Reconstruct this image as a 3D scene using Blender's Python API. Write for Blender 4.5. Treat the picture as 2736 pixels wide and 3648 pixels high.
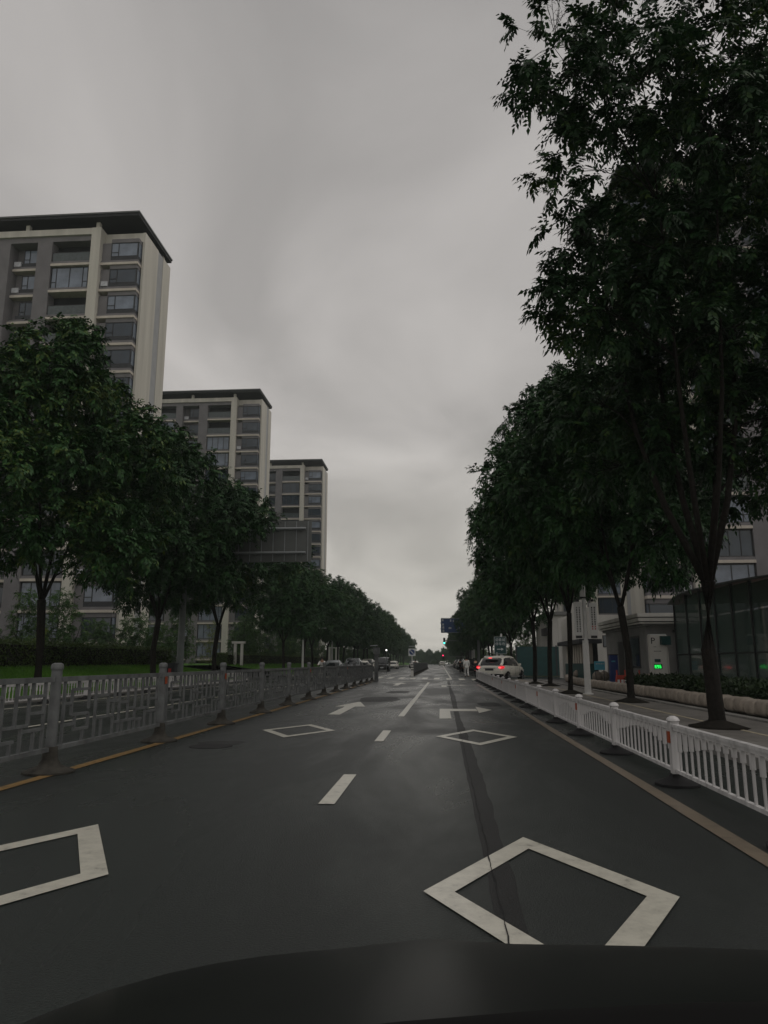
import bpy, math, random
import numpy as np
from mathutils import Vector, Matrix

for o in list(bpy.data.objects):
    bpy.data.objects.remove(o, do_unlink=True)
SC = bpy.context.scene
COL = SC.collection
R = math.radians
PI = math.pi

# ------------------------------------------------------------------ camera
cam_d = bpy.data.cameras.new('camera')
cam_d.sensor_width = 36.0
cam_d.sensor_fit = 'AUTO'
cam_d.lens = 26.04
cam_d.clip_start = 0.05
cam_d.clip_end = 5000
cam = bpy.data.objects.new('camera', cam_d)
COL.objects.link(cam)
cam.location = (0, 0, 1.3)
cam.rotation_euler = (R(90 + 11.4476), 0, R(4.2914))
SC.camera = cam

# ------------------------------------------------------------------ world: thick overcast over a Nishita sky
SUN_EL, SUN_AZ = R(52), R(100)
world = bpy.data.worlds.new('World')
SC.world = world
world.use_nodes = True
wt = world.node_tree
wt.nodes.clear()
def wn(t, **k):
    n = wt.nodes.new(t)
    for a, v in k.items():
        setattr(n, a, v)
    return n
wo = wn('ShaderNodeOutputWorld')
sky = wn('ShaderNodeTexSky', sky_type='NISHITA')
sky.sun_disc = False
sky.sun_elevation = SUN_EL
sky.sun_rotation = SUN_AZ
sky.air_density = 2.0
sky.dust_density = 5.0
bg_sky = wn('ShaderNodeBackground')
bg_sky.inputs['Strength'].default_value = 0.06
wt.links.new(sky.outputs[0], bg_sky.inputs['Color'])
tc = wn('ShaderNodeTexCoord')
sep = wn('ShaderNodeSeparateXYZ')
wt.links.new(tc.outputs['Generated'], sep.inputs[0])
ramp = wn('ShaderNodeValToRGB')
els = ramp.color_ramp.elements
els[0].position = 0.0
els[0].color = (0.60, 0.575, 0.52, 1)
els[1].position = 1.0
els[1].color = (0.30, 0.290, 0.280, 1)
for p, c in ((0.12, (0.555, 0.53, 0.49)), (0.30, (0.51, 0.485, 0.465)), (0.5, (0.475, 0.452, 0.436)), (0.7, (0.43, 0.41, 0.397)), (0.85, (0.345, 0.329, 0.318))):
    e = els.new(p)
    e.color = (*c, 1)
wt.links.new(sep.outputs['Z'], ramp.inputs['Fac'])
# cloud layer: noise on a plane overhead (direction divided by height), same everywhere in the sky
zc = wn('ShaderNodeMath', operation='ADD')
zc.inputs[1].default_value = 0.22
zm = wn('ShaderNodeMath', operation='MAXIMUM')
zm.inputs[1].default_value = 0.0
wt.links.new(sep.outputs['Z'], zm.inputs[0])
wt.links.new(zm.outputs[0], zc.inputs[0])
dv = wn('ShaderNodeVectorMath', operation='DIVIDE')
cmb = wn('ShaderNodeCombineXYZ')
for i in range(3):
    wt.links.new(zc.outputs[0], cmb.inputs[i])
wt.links.new(tc.outputs['Generated'], dv.inputs[0])
wt.links.new(cmb.outputs[0], dv.inputs[1])
mp = wn('ShaderNodeMapping')
mp.inputs['Rotation'].default_value = (0, 0, R(15))
mp.inputs['Scale'].default_value = (1.1, 0.65, 0.6)
mp.inputs['Location'].default_value = (5.29, 2.29, 2.8)
wt.links.new(dv.outputs[0], mp.inputs[0])
cn = wn('ShaderNodeTexNoise')
cn.inputs['Scale'].default_value = 1.9
cn.inputs['Detail'].default_value = 6.0
cn.inputs['Roughness'].default_value = 0.46
cn.inputs['Distortion'].default_value = 0.5
wt.links.new(mp.outputs[0], cn.inputs['Vector'])
cr = wn('ShaderNodeMapRange')
cr.inputs['From Min'].default_value = 0.33
cr.inputs['From Max'].default_value = 0.67
cr.inputs['To Min'].default_value = 0.79
cr.inputs['To Max'].default_value = 1.20
wt.links.new(cn.outputs['Fac'], cr.inputs['Value'])
mul = wn('ShaderNodeMix', data_type='RGBA', blend_type='MULTIPLY')
mul.inputs['Factor'].default_value = 1.0
wt.links.new(ramp.outputs['Color'], mul.inputs['A'])
cc = wn('ShaderNodeCombineColor')
for i in range(3):
    wt.links.new(cr.outputs[0], cc.inputs[i])
wt.links.new(cc.outputs[0], mul.inputs['B'])
bg_cl = wn('ShaderNodeBackground')
bg_cl.inputs['Strength'].default_value = 1.0
wt.links.new(mul.outputs['Result'], bg_cl.inputs['Color'])
mixb = wn('ShaderNodeMixShader')
mixb.inputs['Fac'].default_value = 0.95
wt.links.new(bg_sky.outputs[0], mixb.inputs[1])
wt.links.new(bg_cl.outputs[0], mixb.inputs[2])
wt.links.new(mixb.outputs[0], wo.inputs['Surface'])

sun_d = bpy.data.lights.new('sun', 'SUN')
sun_d.energy = 0.5
sun_d.angle = R(40)
sun_d.color = (1.0, 0.96, 0.9)
sun = bpy.data.objects.new('sun', sun_d)
COL.objects.link(sun)
sdir = Vector((math.sin(SUN_AZ) * math.cos(SUN_EL), math.cos(SUN_AZ) * math.cos(SUN_EL), math.sin(SUN_EL)))
sun.rotation_euler = (-sdir).to_track_quat('-Z', 'Y').to_euler()

vs = SC.view_settings
vs.view_transform = 'Standard'
vs.look = 'None'
vs.exposure = 0.0
vs.gamma = 1.0
vs.use_curve_mapping = False
SC.render.engine = 'CYCLES'
SC.cycles.max_bounces = 4
SC.cycles.diffuse_bounces = 3
SC.cycles.volume_bounces = 0

# ------------------------------------------------------------------ materials
MATS = {}
def pmat(name, col, rough=0.6, spec=0.4, metal=0.0, var=0.12, scale=3.0, bump=0.0, bscale=40.0, streak=False, detail=4.0):
    m = bpy.data.materials.new(name)
    m.use_nodes = True
    nt = m.node_tree
    b = nt.nodes['Principled BSDF']
    b.inputs['Roughness'].default_value = rough
    b.inputs['Specular IOR Level'].default_value = spec
    b.inputs['Metallic'].default_value = metal
    c = nt.nodes.new('ShaderNodeTexCoord')
    n = nt.nodes.new('ShaderNodeTexNoise')
    n.inputs['Scale'].default_value = scale
    n.inputs['Detail'].default_value = detail
    if streak:
        mpn = nt.nodes.new('ShaderNodeMapping')
        mpn.inputs['Scale'].default_value = (1.0, 1.0, 0.08)
        nt.links.new(c.outputs['Object'], mpn.inputs[0])
        nt.links.new(mpn.outputs[0], n.inputs['Vector'])
    else:
        nt.links.new(c.outputs['Object'], n.inputs['Vector'])
    rp = nt.nodes.new('ShaderNodeValToRGB')
    e = rp.color_ramp.elements
    e[0].position = 0.3
    e[1].position = 0.7
    e[0].color = (*[max(0, v * (1 - var)) for v in col], 1)
    e[1].color = (*[min(1, v * (1 + var)) for v in col], 1)
    nt.links.new(n.outputs['Fac'], rp.inputs['Fac'])
    nt.links.new(rp.outputs['Color'], b.inputs['Base Color'])
    if bump > 0:
        n2 = nt.nodes.new('ShaderNodeTexNoise')
        n2.inputs['Scale'].default_value = bscale
        n2.inputs['Detail'].default_value = 5
        nt.links.new(c.outputs['Object'], n2.inputs['Vector'])
        bp = nt.nodes.new('ShaderNodeBump')
        bp.inputs['Strength'].default_value = bump
        bp.inputs['Distance'].default_value = 0.02
        nt.links.new(n2.outputs['Fac'], bp.inputs['Height'])
        nt.links.new(bp.outputs[0], b.inputs['Normal'])
    MATS[name] = m
    return m

def emat(name, col, strength):
    m = pmat(name, (col[0] * 0.4, col[1] * 0.4, col[2] * 0.4), 0.3)
    b = m.node_tree.nodes['Principled BSDF']
    b.inputs['Emission Color'].default_value = (*col, 1)
    b.inputs['Emission Strength'].default_value = strength
    return m

def leafmat(name, dark, light, tip, tipamt=0.62, transl=0.2):
    m = bpy.data.materials.new(name)
    m.use_nodes = True
    nt = m.node_tree
    b = nt.nodes['Principled BSDF']
    b.inputs['Roughness'].default_value = 0.55
    b.inputs['Specular IOR Level'].default_value = 0.25
    g = nt.nodes.new('ShaderNodeNewGeometry')
    oi = nt.nodes.new('ShaderNodeObjectInfo')
    c = nt.nodes.new('ShaderNodeTexCoord')
    n = nt.nodes.new('ShaderNodeTexNoise')
    n.inputs['Scale'].default_value = 0.55
    n.inputs['Detail'].default_value = 3
    nt.links.new(c.outputs['Object'], n.inputs['Vector'])
    a = nt.nodes.new('ShaderNodeMath')
    a.operation = 'MULTIPLY_ADD'
    a.inputs[1].default_value = 0.45
    nt.links.new(g.outputs['Random Per Island'], a.inputs[0])
    nt.links.new(n.outputs['Fac'], a.inputs[2])
    s = nt.nodes.new('ShaderNodeMath')
    s.operation = 'MULTIPLY_ADD'
    s.inputs[1].default_value = 0.18
    s.inputs[2].default_value = -0.25
    nt.links.new(oi.outputs['Random'], s.inputs[0])
    t = nt.nodes.new('ShaderNodeMath')
    t.operation = 'ADD'
    nt.links.new(a.outputs[0], t.inputs[0])
    nt.links.new(s.outputs[0], t.inputs[1])
    rp = nt.nodes.new('ShaderNodeValToRGB')
    e = rp.color_ramp.elements
    e[0].position = 0.2
    e[0].color = (*dark, 1)
    e[1].position = tipamt + 0.22
    e[1].color = (*tip, 1)
    k = e.new(tipamt)
    k.color = (*light, 1)
    nt.links.new(t.outputs[0], rp.inputs['Fac'])
    nt.links.new(rp.outputs['Color'], b.inputs['Base Color'])
    MATS[name] = m
    if transl <= 0:
        return m
    tr = nt.nodes.new('ShaderNodeBsdfTranslucent')
    nt.links.new(rp.outputs['Color'], tr.inputs['Color'])
    mx = nt.nodes.new('ShaderNodeMixShader')
    mx.inputs['Fac'].default_value = transl
    nt.links.new(b.outputs[0], mx.inputs[1])
    nt.links.new(tr.outputs[0], mx.inputs[2])
    nt.links.new(mx.outputs[0], nt.nodes['Material Output'].inputs['Surface'])
    MATS[name] = m
    return m

def asphalt(name, base, rmin, rmax, track=True):
    m = bpy.data.materials.new(name)
    m.use_nodes = True
    nt = m.node_tree
    L = nt.links
    b = nt.nodes['Principled BSDF']
    b.inputs['Specular IOR Level'].default_value = 0.36
    c = nt.nodes.new('ShaderNodeTexCoord')
    f = nt.nodes.new('ShaderNodeTexNoise')
    f.inputs['Scale'].default_value = 70
    f.inputs['Detail'].default_value = 4
    f.inputs['Roughness'].default_value = 0.7
    L.new(c.outputs['Object'], f.inputs['Vector'])
    r1 = nt.nodes.new('ShaderNodeValToRGB')
    e = r1.color_ramp.elements
    e[0].position = 0.3
    e[1].position = 0.75
    e[0].color = (*[v * 0.4 for v in base], 1)
    e[1].color = (*[v * 2.2 for v in base], 1)
    L.new(f.outputs['Fac'], r1.inputs['Fac'])
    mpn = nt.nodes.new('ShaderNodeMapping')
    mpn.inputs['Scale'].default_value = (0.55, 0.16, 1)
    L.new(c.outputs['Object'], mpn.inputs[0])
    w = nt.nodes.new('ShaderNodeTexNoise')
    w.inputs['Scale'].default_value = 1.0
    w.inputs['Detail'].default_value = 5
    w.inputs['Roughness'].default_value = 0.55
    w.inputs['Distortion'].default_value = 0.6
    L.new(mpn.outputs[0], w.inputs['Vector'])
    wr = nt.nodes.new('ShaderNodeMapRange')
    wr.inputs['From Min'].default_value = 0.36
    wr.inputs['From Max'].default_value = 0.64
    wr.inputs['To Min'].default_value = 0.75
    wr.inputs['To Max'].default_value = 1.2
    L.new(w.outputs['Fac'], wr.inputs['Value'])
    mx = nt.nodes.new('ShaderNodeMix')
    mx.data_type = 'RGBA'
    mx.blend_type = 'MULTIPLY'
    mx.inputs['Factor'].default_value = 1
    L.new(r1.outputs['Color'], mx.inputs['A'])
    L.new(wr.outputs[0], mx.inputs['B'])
    L.new(mx.outputs['Result'], b.inputs['Base Color'])
    rr = nt.nodes.new('ShaderNodeMapRange')
    rr.inputs['From Min'].default_value = 0.42
    rr.inputs['From Max'].default_value = 0.60
    rr.inputs['To Min'].default_value = rmax
    rr.inputs['To Max'].default_value = rmin
    L.new(w.outputs['Fac'], rr.inputs['Value'])
    L.new(rr.outputs[0], b.inputs['Roughness'])
    bp = nt.nodes.new('ShaderNodeBump')
    bp.inputs['Strength'].default_value = 0.8
    bp.inputs['Distance'].default_value = 0.012
    L.new(f.outputs['Fac'], bp.inputs['Height'])
    L.new(bp.outputs[0], b.inputs['Normal'])
    MATS[name] = m
    return m

def paintmat(name, col, worn, thr=0.42):
    m = bpy.data.materials.new(name)
    m.use_nodes = True
    nt = m.node_tree
    L = nt.links
    b = nt.nodes['Principled BSDF']
    b.inputs['Roughness'].default_value = 0.33
    b.inputs['Specular IOR Level'].default_value = 0.6
    c = nt.nodes.new('ShaderNodeTexCoord')
    n = nt.nodes.new('ShaderNodeTexNoise')
    n.inputs['Scale'].default_value = 7
    n.inputs['Detail'].default_value = 8
    n.inputs['Roughness'].default_value = 0.75
    L.new(c.outputs['Object'], n.inputs['Vector'])
    rp = nt.nodes.new('ShaderNodeValToRGB')
    e = rp.color_ramp.elements
    e[0].position = thr - 0.13
    e[0].color = (*worn, 1)
    e[1].position = thr + 0.16
    e[1].color = (*col, 1)
    k = e.new(thr)
    k.color = (*[v * 0.8 for v in col], 1)
    L.new(n.outputs['Fac'], rp.inputs['Fac'])
    L.new(rp.outputs['Color'], b.inputs['Base Color'])
    MATS[name] = m
    return m

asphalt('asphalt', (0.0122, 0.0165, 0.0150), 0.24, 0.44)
asphalt('asphalt_seam', (0.008, 0.0085, 0.0085), 0.5, 0.6)
paintmat('paint_white', (0.60, 0.58, 0.50), (0.11, 0.11, 0.10), 0.41)
paintmat('paint_yellow', (0.34, 0.205, 0.075), (0.07, 0.06, 0.04), 0.47)
paintmat('paint_dirty', (0.22, 0.175, 0.125), (0.09, 0.08, 0.065), 0.45)
pmat('ground', (0.07, 0.075, 0.05), 0.9, 0.2, var=0.3, scale=0.4)
pmat('grass_soil', (0.05, 0.125, 0.018), 0.9, 0.15, var=0.3, scale=1.5, bump=0.6, bscale=30)
pmat('sidewalk', (0.17, 0.16, 0.148), 0.55, 0.35, var=0.28, scale=1.2, bump=0.15, bscale=60)
pmat('plaza', (0.11, 0.105, 0.10), 0.6, 0.35, var=0.25, scale=0.7)
pmat('kerb', (0.19, 0.185, 0.175), 0.7, 0.3, var=0.25, scale=4)
pmat('pale_strip', (0.34, 0.30, 0.22), 0.7, 0.3, var=0.2, scale=6)
pmat('soil', (0.018, 0.016, 0.013), 0.95, 0.1, var=0.3, scale=9, bump=0.6, bscale=50)
pmat('bark', (0.016, 0.014, 0.012), 0.9, 0.15, var=0.4, scale=14, bump=0.7, bscale=45)
leafmat('leaf_street', (0.009, 0.036, 0.011), (0.025, 0.082, 0.018), (0.085, 0.125, 0.02), 0.72, 0.0)
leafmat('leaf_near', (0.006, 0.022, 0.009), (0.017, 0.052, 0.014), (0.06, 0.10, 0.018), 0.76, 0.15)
leafmat('leaf_garden', (0.022, 0.058, 0.016), (0.045, 0.105, 0.022), (0.13, 0.20, 0.03), 0.70)
leafmat('leaf_bamboo', (0.10, 0.14, 0.02), (0.17, 0.21, 0.035), (0.26, 0.27, 0.05), 0.6)
leafmat('leaf_hedge', (0.034, 0.062, 0.013), (0.06, 0.10, 0.02), (0.10, 0.13, 0.027), 0.75, 0.0)
leafmat('leaf_low', (0.010, 0.022, 0.008), (0.02, 0.038, 0.011), (0.035, 0.05, 0.014), 0.75, 0.0)
leafmat('grass_blade', (0.07, 0.18, 0.02), (0.11, 0.26, 0.03), (0.16, 0.28, 0.045), 0.7, 0.3)
pmat('fence_grey', (0.118, 0.124, 0.126), 0.55, 0.35, metal=0.0, var=0.38, scale=5, detail=7)
pmat('fence_white', (0.50, 0.49, 0.49), 0.5, 0.35, var=0.26, scale=9, streak=True, detail=7)
pmat('rubber', (0.012, 0.012, 0.013), 0.75, 0.3, var=0.35, scale=10)
pmat('foot_dusty', (0.045, 0.042, 0.036), 0.85, 0.2, var=0.45, scale=8)
pmat('reflector', (0.30, 0.055, 0.016), 0.35, 0.5, var=0.2)
pmat('wall_beige', (0.505, 0.485, 0.435), 0.8, 0.25, var=0.16, scale=0.9, streak=True, detail=7)
pmat('wall_band', (0.33, 0.335, 0.345), 0.8, 0.25, var=0.06, scale=1)
pmat('wall_grey', (0.165, 0.158, 0.165), 0.75, 0.3, var=0.12, scale=0.8)
pmat('ledge', (0.50, 0.455, 0.40), 0.75, 0.3, var=0.12, scale=1.5)
pmat('louver', (0.035, 0.037, 0.043), 0.6, 0.35, var=0.15)
pmat('frame_dark', (0.02, 0.021, 0.024), 0.45, 0.4, var=0.15)
pmat('roof_dark', (0.02, 0.0205, 0.023), 0.65, 0.3, var=0.12)
pmat('roof_edge', (0.10, 0.105, 0.105), 0.5, 0.4, var=0.1)
pmat('pane', (0.028, 0.042, 0.060), 0.06, 0.6, var=0.35, scale=0.35)
pmat('pane_light', (0.17, 0.20, 0.25), 0.12, 0.5, var=0.25, scale=0.8)
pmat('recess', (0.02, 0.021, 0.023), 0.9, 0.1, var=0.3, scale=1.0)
pmat('rail_glass', (0.06, 0.075, 0.078), 0.1, 0.5, var=0.2)
pmat('curtain', (0.46, 0.47, 0.5), 0.9, 0.1, var=0.2, scale=3, streak=False)
pmat('pole_white', (0.55, 0.55, 0.54), 0.45, 0.4, var=0.08, scale=2)
pmat('pole_grey', (0.13, 0.145, 0.145), 0.5, 0.4, var=0.15, scale=2)
pmat('board_back', (0.13, 0.138, 0.135), 0.5, 0.4, var=0.1, scale=1.5)
pmat('arm_steel', (0.26, 0.275, 0.285), 0.4, 0.5, var=0.1)
pmat('concrete_white', (0.60, 0.585, 0.55), 0.8, 0.25, var=0.14, scale=1.2, streak=True)
pmat('concrete_grey', (0.24, 0.24, 0.235), 0.8, 0.25, var=0.14, scale=1.5)
pmat('stone', (0.33, 0.285, 0.24), 0.75, 0.3, var=0.3, scale=3.5, bump=0.3, bscale=40)
pmat('brick_red', (0.38, 0.13, 0.075), 0.8, 0.2, var=0.15)
pmat('sign_blue', (0.025, 0.06, 0.17), 0.4, 0.4, var=0.1)
pmat('sign_green', (0.012, 0.055, 0.055), 0.4, 0.4, var=0.15)
pmat('sign_grey', (0.27, 0.30, 0.29), 0.5, 0.4, var=0.1)
pmat('board_cyan', (0.10, 0.40, 0.52), 0.45, 0.4, var=0.12)
pmat('box_blue', (0.03, 0.06, 0.22), 0.5, 0.4, var=0.1)
pmat('letter_white', (0.62, 0.64, 0.64), 0.5, 0.3, var=0.05)
pmat('letter_dark', (0.02, 0.02, 0.022), 0.6, 0.3, var=0.1)
pmat('letter_red', (0.35, 0.03, 0.03), 0.6, 0.3, var=0.1)
pmat('barrier_red', (0.42, 0.05, 0.03), 0.5, 0.4, var=0.15)
pmat('car_white', (0.78, 0.76, 0.68), 0.22, 0.5, var=0.03)
pmat('car_silver', (0.32, 0.34, 0.35), 0.25, 0.5, metal=0.3, var=0.04)
pmat('car_black', (0.012, 0.013, 0.015), 0.2, 0.5, var=0.1)
pmat('car_dark', (0.04, 0.045, 0.055), 0.25, 0.5, var=0.1)
pmat('car_red', (0.10, 0.02, 0.02), 0.25, 0.5, var=0.1)
pmat('car_glass', (0.012, 0.014, 0.016), 0.05, 0.5, var=0.2)
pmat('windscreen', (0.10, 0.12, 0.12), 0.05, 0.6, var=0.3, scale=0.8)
pmat('tyre', (0.012, 0.012, 0.012), 0.85, 0.2, var=0.2)
pmat('rim', (0.30, 0.31, 0.32), 0.3, 0.5, metal=0.6, var=0.1)
pmat('chrome', (0.55, 0.56, 0.57), 0.15, 0.5, metal=0.9, var=0.05)
pmat('plate', (0.06, 0.10, 0.10), 0.4, 0.4, var=0.3, scale=12)
pmat('plate_white', (0.6, 0.62, 0.63), 0.4, 0.4, var=0.1)
pmat('lamp_clear', (0.55, 0.58, 0.6), 0.15, 0.5, var=0.1)
pmat('lamp_red_off', (0.22, 0.02, 0.02), 0.2, 0.5, var=0.1)
pmat('bonnet_paint', (0.011, 0.0128, 0.012), 0.34, 0.055, var=0.3, scale=2)
pmat('cowl_plastic', (0.007, 0.007, 0.007), 0.8, 0.08, var=0.2)
pmat('skin', (0.45, 0.27, 0.19), 0.6, 0.3, var=0.06)
pmat('hair', (0.012, 0.01, 0.009), 0.6, 0.3, var=0.1)
pmat('cloth_white', (0.62, 0.62, 0.60), 0.85, 0.15, var=0.12, scale=8)
pmat('cloth_dark', (0.025, 0.026, 0.03), 0.9, 0.1, var=0.2, scale=8)
pmat('cloth_grey', (0.16, 0.16, 0.17), 0.9, 0.1, var=0.2, scale=8)
pmat('panel_solar', (0.55, 0.58, 0.6), 0.2, 0.5, var=0.05)
pmat('bin_dark', (0.02, 0.022, 0.025), 0.6, 0.3, var=0.2)
emat('tail_lit', (1.0, 0.02, 0.04), 0.75)
emat('tail_core', (1.0, 0.10, 0.10), 2.2)
emat('led_green', (0.02, 1.0, 0.12), 1.6)
emat('signal_green', (0.08, 1.0, 0.75), 3.0)
emat('signal_red', (1.0, 0.03, 0.12), 3.0)
emat('head_lit', (1.0, 1.0, 0.95), 2.2)
g = pmat('green_glass', (0.08, 0.13, 0.115), 0.06, 0.6, var=0.1)
gb = g.node_tree.nodes['Principled BSDF']
gb.inputs['Transmission Weight'].default_value = 0.0
gb.inputs['Alpha'].default_value = 0.62
# sidewalk: slab joints as faint relief (too small to tell apart in the photograph)
def add_slabs(m, sx, sy):
    nt = m.node_tree
    L = nt.links
    b = nt.nodes['Principled BSDF']
    c = nt.nodes.new('ShaderNodeTexCoord')
    bk = nt.nodes.new('ShaderNodeTexBrick')
    bk.inputs['Scale'].default_value = 1.0
    bk.inputs['Brick Width'].default_value = sx
    bk.inputs['Row Height'].default_value = sy
    bk.inputs['Mortar Size'].default_value = 0.012
    bk.inputs['Color1'].default_value = (1, 1, 1, 1)
    bk.inputs['Color2'].default_value = (0.86, 0.85, 0.84, 1)
    bk.inputs['Mortar'].default_value = (0.55, 0.55, 0.55, 1)
    L.new(c.outputs['Object'], bk.inputs['Vector'])
    src = b.inputs['Base Color'].links[0].from_socket
    mx = nt.nodes.new('ShaderNodeMix')
    mx.data_type = 'RGBA'
    mx.blend_type = 'MULTIPLY'
    mx.inputs['Factor'].default_value = 1
    L.new(src, mx.inputs['A'])
    L.new(bk.outputs['Color'], mx.inputs['B'])
    L.new(mx.outputs['Result'], b.inputs['Base Color'])
add_slabs(MATS['sidewalk'], 0.5, 0.25)
add_slabs(MATS['plaza'], 0.6, 0.6)

# ------------------------------------------------------------------ mesh helpers
class MB:
    def __init__(s):
        s.v, s.f = [], []
    def add(s, vs, fs):
        o = len(s.v)
        s.v += [tuple(p) for p in vs]
        s.f += [tuple(i + o for i in f) for f in fs]
        return s
    def box(s, c, d, rz=0.0, rx=0.0, taper=1.0):
        x, y, z = d[0] / 2, d[1] / 2, d[2] / 2
        vs = []
        for sz in (-1, 1):
            t = taper if sz > 0 else 1.0
            for sx, sy in ((-1, -1), (1, -1), (1, 1), (-1, 1)):
                vs.append(Vector((sx * x * t, sy * y * t, sz * z)))
        M = Matrix.Rotation(rz, 3, 'Z') @ Matrix.Rotation(rx, 3, 'X')
        vs = [M @ p + Vector(c) for p in vs]
        return s.add(vs, [(3, 2, 1, 0), (4, 5, 6, 7), (0, 1, 5, 4), (1, 2, 6, 5), (2, 3, 7, 6), (3, 0, 4, 7)])
    def span(s, x0, x1, y0, y1, z0, z1):
        return s.box(((x0 + x1) / 2, (y0 + y1) / 2, (z0 + z1) / 2), (abs(x1 - x0), abs(y1 - y0), abs(z1 - z0)))
    def tube(s, pts, rad, n=8, cap=True):
        pts = [Vector(p) for p in pts]
        rings = []
        for i, p in enumerate(pts):
            a = pts[max(0, i - 1)]
            b = pts[min(len(pts) - 1, i + 1)]
            d = (b - a)
            d = d.normalized() if d.length > 1e-9 else Vector((0, 0, 1))
            u = d.cross(Vector((0, 0, 1)))
            if u.length < 0.05:
                u = d.cross(Vector((1, 0, 0)))
            u.normalize()
            w = d.cross(u)
            r = rad[i] if isinstance(rad, (list, tuple)) else rad
            rings.append([p + (u * math.cos(2 * PI * k / n) + w * math.sin(2 * PI * k / n)) * r for k in range(n)])
        vs = [q for rg in rings for q in rg]
        fs = []
        for i in range(len(pts) - 1):
            for k in range(n):
                a, b = i * n + k, i * n + (k + 1) % n
                fs.append((b, a, a + n, b + n))
        if cap:
            fs.append(tuple(range(n)))
            fs.append(tuple(reversed([(len(pts) - 1) * n + k for k in range(n)])))
        return s.add(vs, fs)
    def lathe(s, prof, n=12, c=(0, 0, 0)):
        vs, fs = [], []
        for r, z in prof:
            for k in range(n):
                a = 2 * PI * k / n
                vs.append((c[0] + r * math.cos(a), c[1] + r * math.sin(a), c[2] + z))
        for i in range(len(prof) - 1):
            for k in range(n):
                a, b = i * n + k, i * n + (k + 1) % n
                fs.append((a, b, b + n, a + n))
        fs.append(tuple(reversed(range(n))))
        fs.append(tuple((len(prof) - 1) * n + k for k in range(n)))
        return s.add(vs, fs)
    def prism(s, poly, z0, z1):
        n = len(poly)
        vs = [(x, y, z0) for x, y in poly] + [(x, y, z1) for x, y in poly]
        fs = [tuple(reversed(range(n))), tuple(range(n, 2 * n))]
        for k in range(n):
            a, b = k, (k + 1) % n
            fs.append((a, b, b + n, a + n))
        return s.add(vs, fs)
    def prism_x(s, poly, x0, x1):          # polygon in (y, z), extruded along x
        n = len(poly)
        vs = [(x0, y, z) for y, z in poly] + [(x1, y, z) for y, z in poly]
        fs = [tuple(reversed(range(n))), tuple(range(n, 2 * n))]
        for k in range(n):
            a, b = k, (k + 1) % n
            fs.append((a, b, b + n, a + n))
        return s.add(vs, fs)
    def prism_y(s, poly, y0, y1):          # polygon in (x, z), extruded along y
        n = len(poly)
        vs = [(x, y0, z) for x, z in poly] + [(x, y1, z) for x, z in poly]
        fs = [tuple(range(n)), tuple(reversed(range(n, 2 * n)))]
        for k in range(n):
            a, b = k, (k + 1) % n
            fs.append((b, a, a + n, b + n))
        return s.add(vs, fs)
    def loft(s, rings, cap=True):
        n = len(rings[0])
        vs = [p for r in rings for p in r]
        fs = []
        for i in range(len(rings) - 1):
            for k in range(n):
                a, b = i * n + k, i * n + (k + 1) % n
                fs.append((a, b, b + n, a + n))
        if cap:
            fs.append(tuple(reversed(range(n))))
            fs.append(tuple((len(rings) - 1) * n + k for k in range(n)))
        return s.add(vs, fs)
    def sheet(s, poly, z):
        return s.add([(x, y, z) for x, y in poly], [tuple(range(len(poly)))])
    def mesh(s, name, mat, smooth=False, ang=None):
        me = bpy.data.meshes.new(name)
        me.from_pydata(s.v, [], s.f)
        if mat:
            me.materials.append(MATS[mat])
        if smooth:
            me.polygons.foreach_set('use_smooth', [True] * len(me.polygons))
            if ang:
                me.set_sharp_from_angle(angle=R(ang))
        me.update()
        return me
    def build(s, name, mat, parent=None, loc=(0, 0, 0), rz=0, smooth=False, ang=None):
        return inst(name, s.mesh(name, mat, smooth, ang), parent, loc, rz)

def inst(name, me, parent=None, loc=(0, 0, 0), rz=0, rot=None, scale=None):
    o = bpy.data.objects.new(name, me)
    COL.objects.link(o)
    o.parent = parent
    o.location = loc
    o.rotation_euler = rot if rot else (0, 0, rz)
    if scale:
        o.scale = scale
    return o
def tag(o, label=None, cat=None, group=None, kind=None):
    if label: o['label'] = label
    if cat: o['category'] = cat
    if group: o['group'] = group
    if kind: o['kind'] = kind
    return o
def thing(name, label, cat, loc=(0, 0, 0), rz=0, group=None):
    return tag(inst(name, None, None, loc, rz), label, cat, group)
def structure(o):
    o['kind'] = 'structure'
    return o
CH = {}
def copy_tree(o, parent=None):
    c = o.copy()
    COL.objects.link(c)
    c.parent = parent
    for ch in list(o.children):
        copy_tree(ch, c)
    return c
def quads_mesh(name, V, mat, smooth=False):
    """V: (n,4,3) array of quads"""
    n = V.shape[0]
    me = bpy.data.meshes.new(name)
    me.vertices.add(n * 4)
    me.vertices.foreach_set('co', V.reshape(-1).astype(np.float32))
    me.loops.add(n * 4)
    me.loops.foreach_set('vertex_index', np.arange(n * 4, dtype=np.int32))
    me.polygons.add(n)
    me.polygons.foreach_set('loop_start', np.arange(0, n * 4, 4, dtype=np.int32))
    me.materials.append(MATS[mat])
    me.update(calc_edges=True)
    return me
_dg = None
def text_mesh(body, size, mat, extrude=0.003):
    cu = bpy.data.curves.new('lettering', 'FONT')
    cu.body = body
    cu.size = size
    cu.align_x = 'CENTER'
    cu.align_y = 'CENTER'
    cu.extrude = extrude
    o = bpy.data.objects.new('lettering', cu)
    COL.objects.link(o)
    bpy.context.view_layer.update()
    me = bpy.data.meshes.new_from_object(o.evaluated_get(bpy.context.evaluated_depsgraph_get()))
    bpy.data.objects.remove(o, do_unlink=True)
    me.materials.clear()
    me.materials.append(MATS[mat])
    return me
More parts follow.
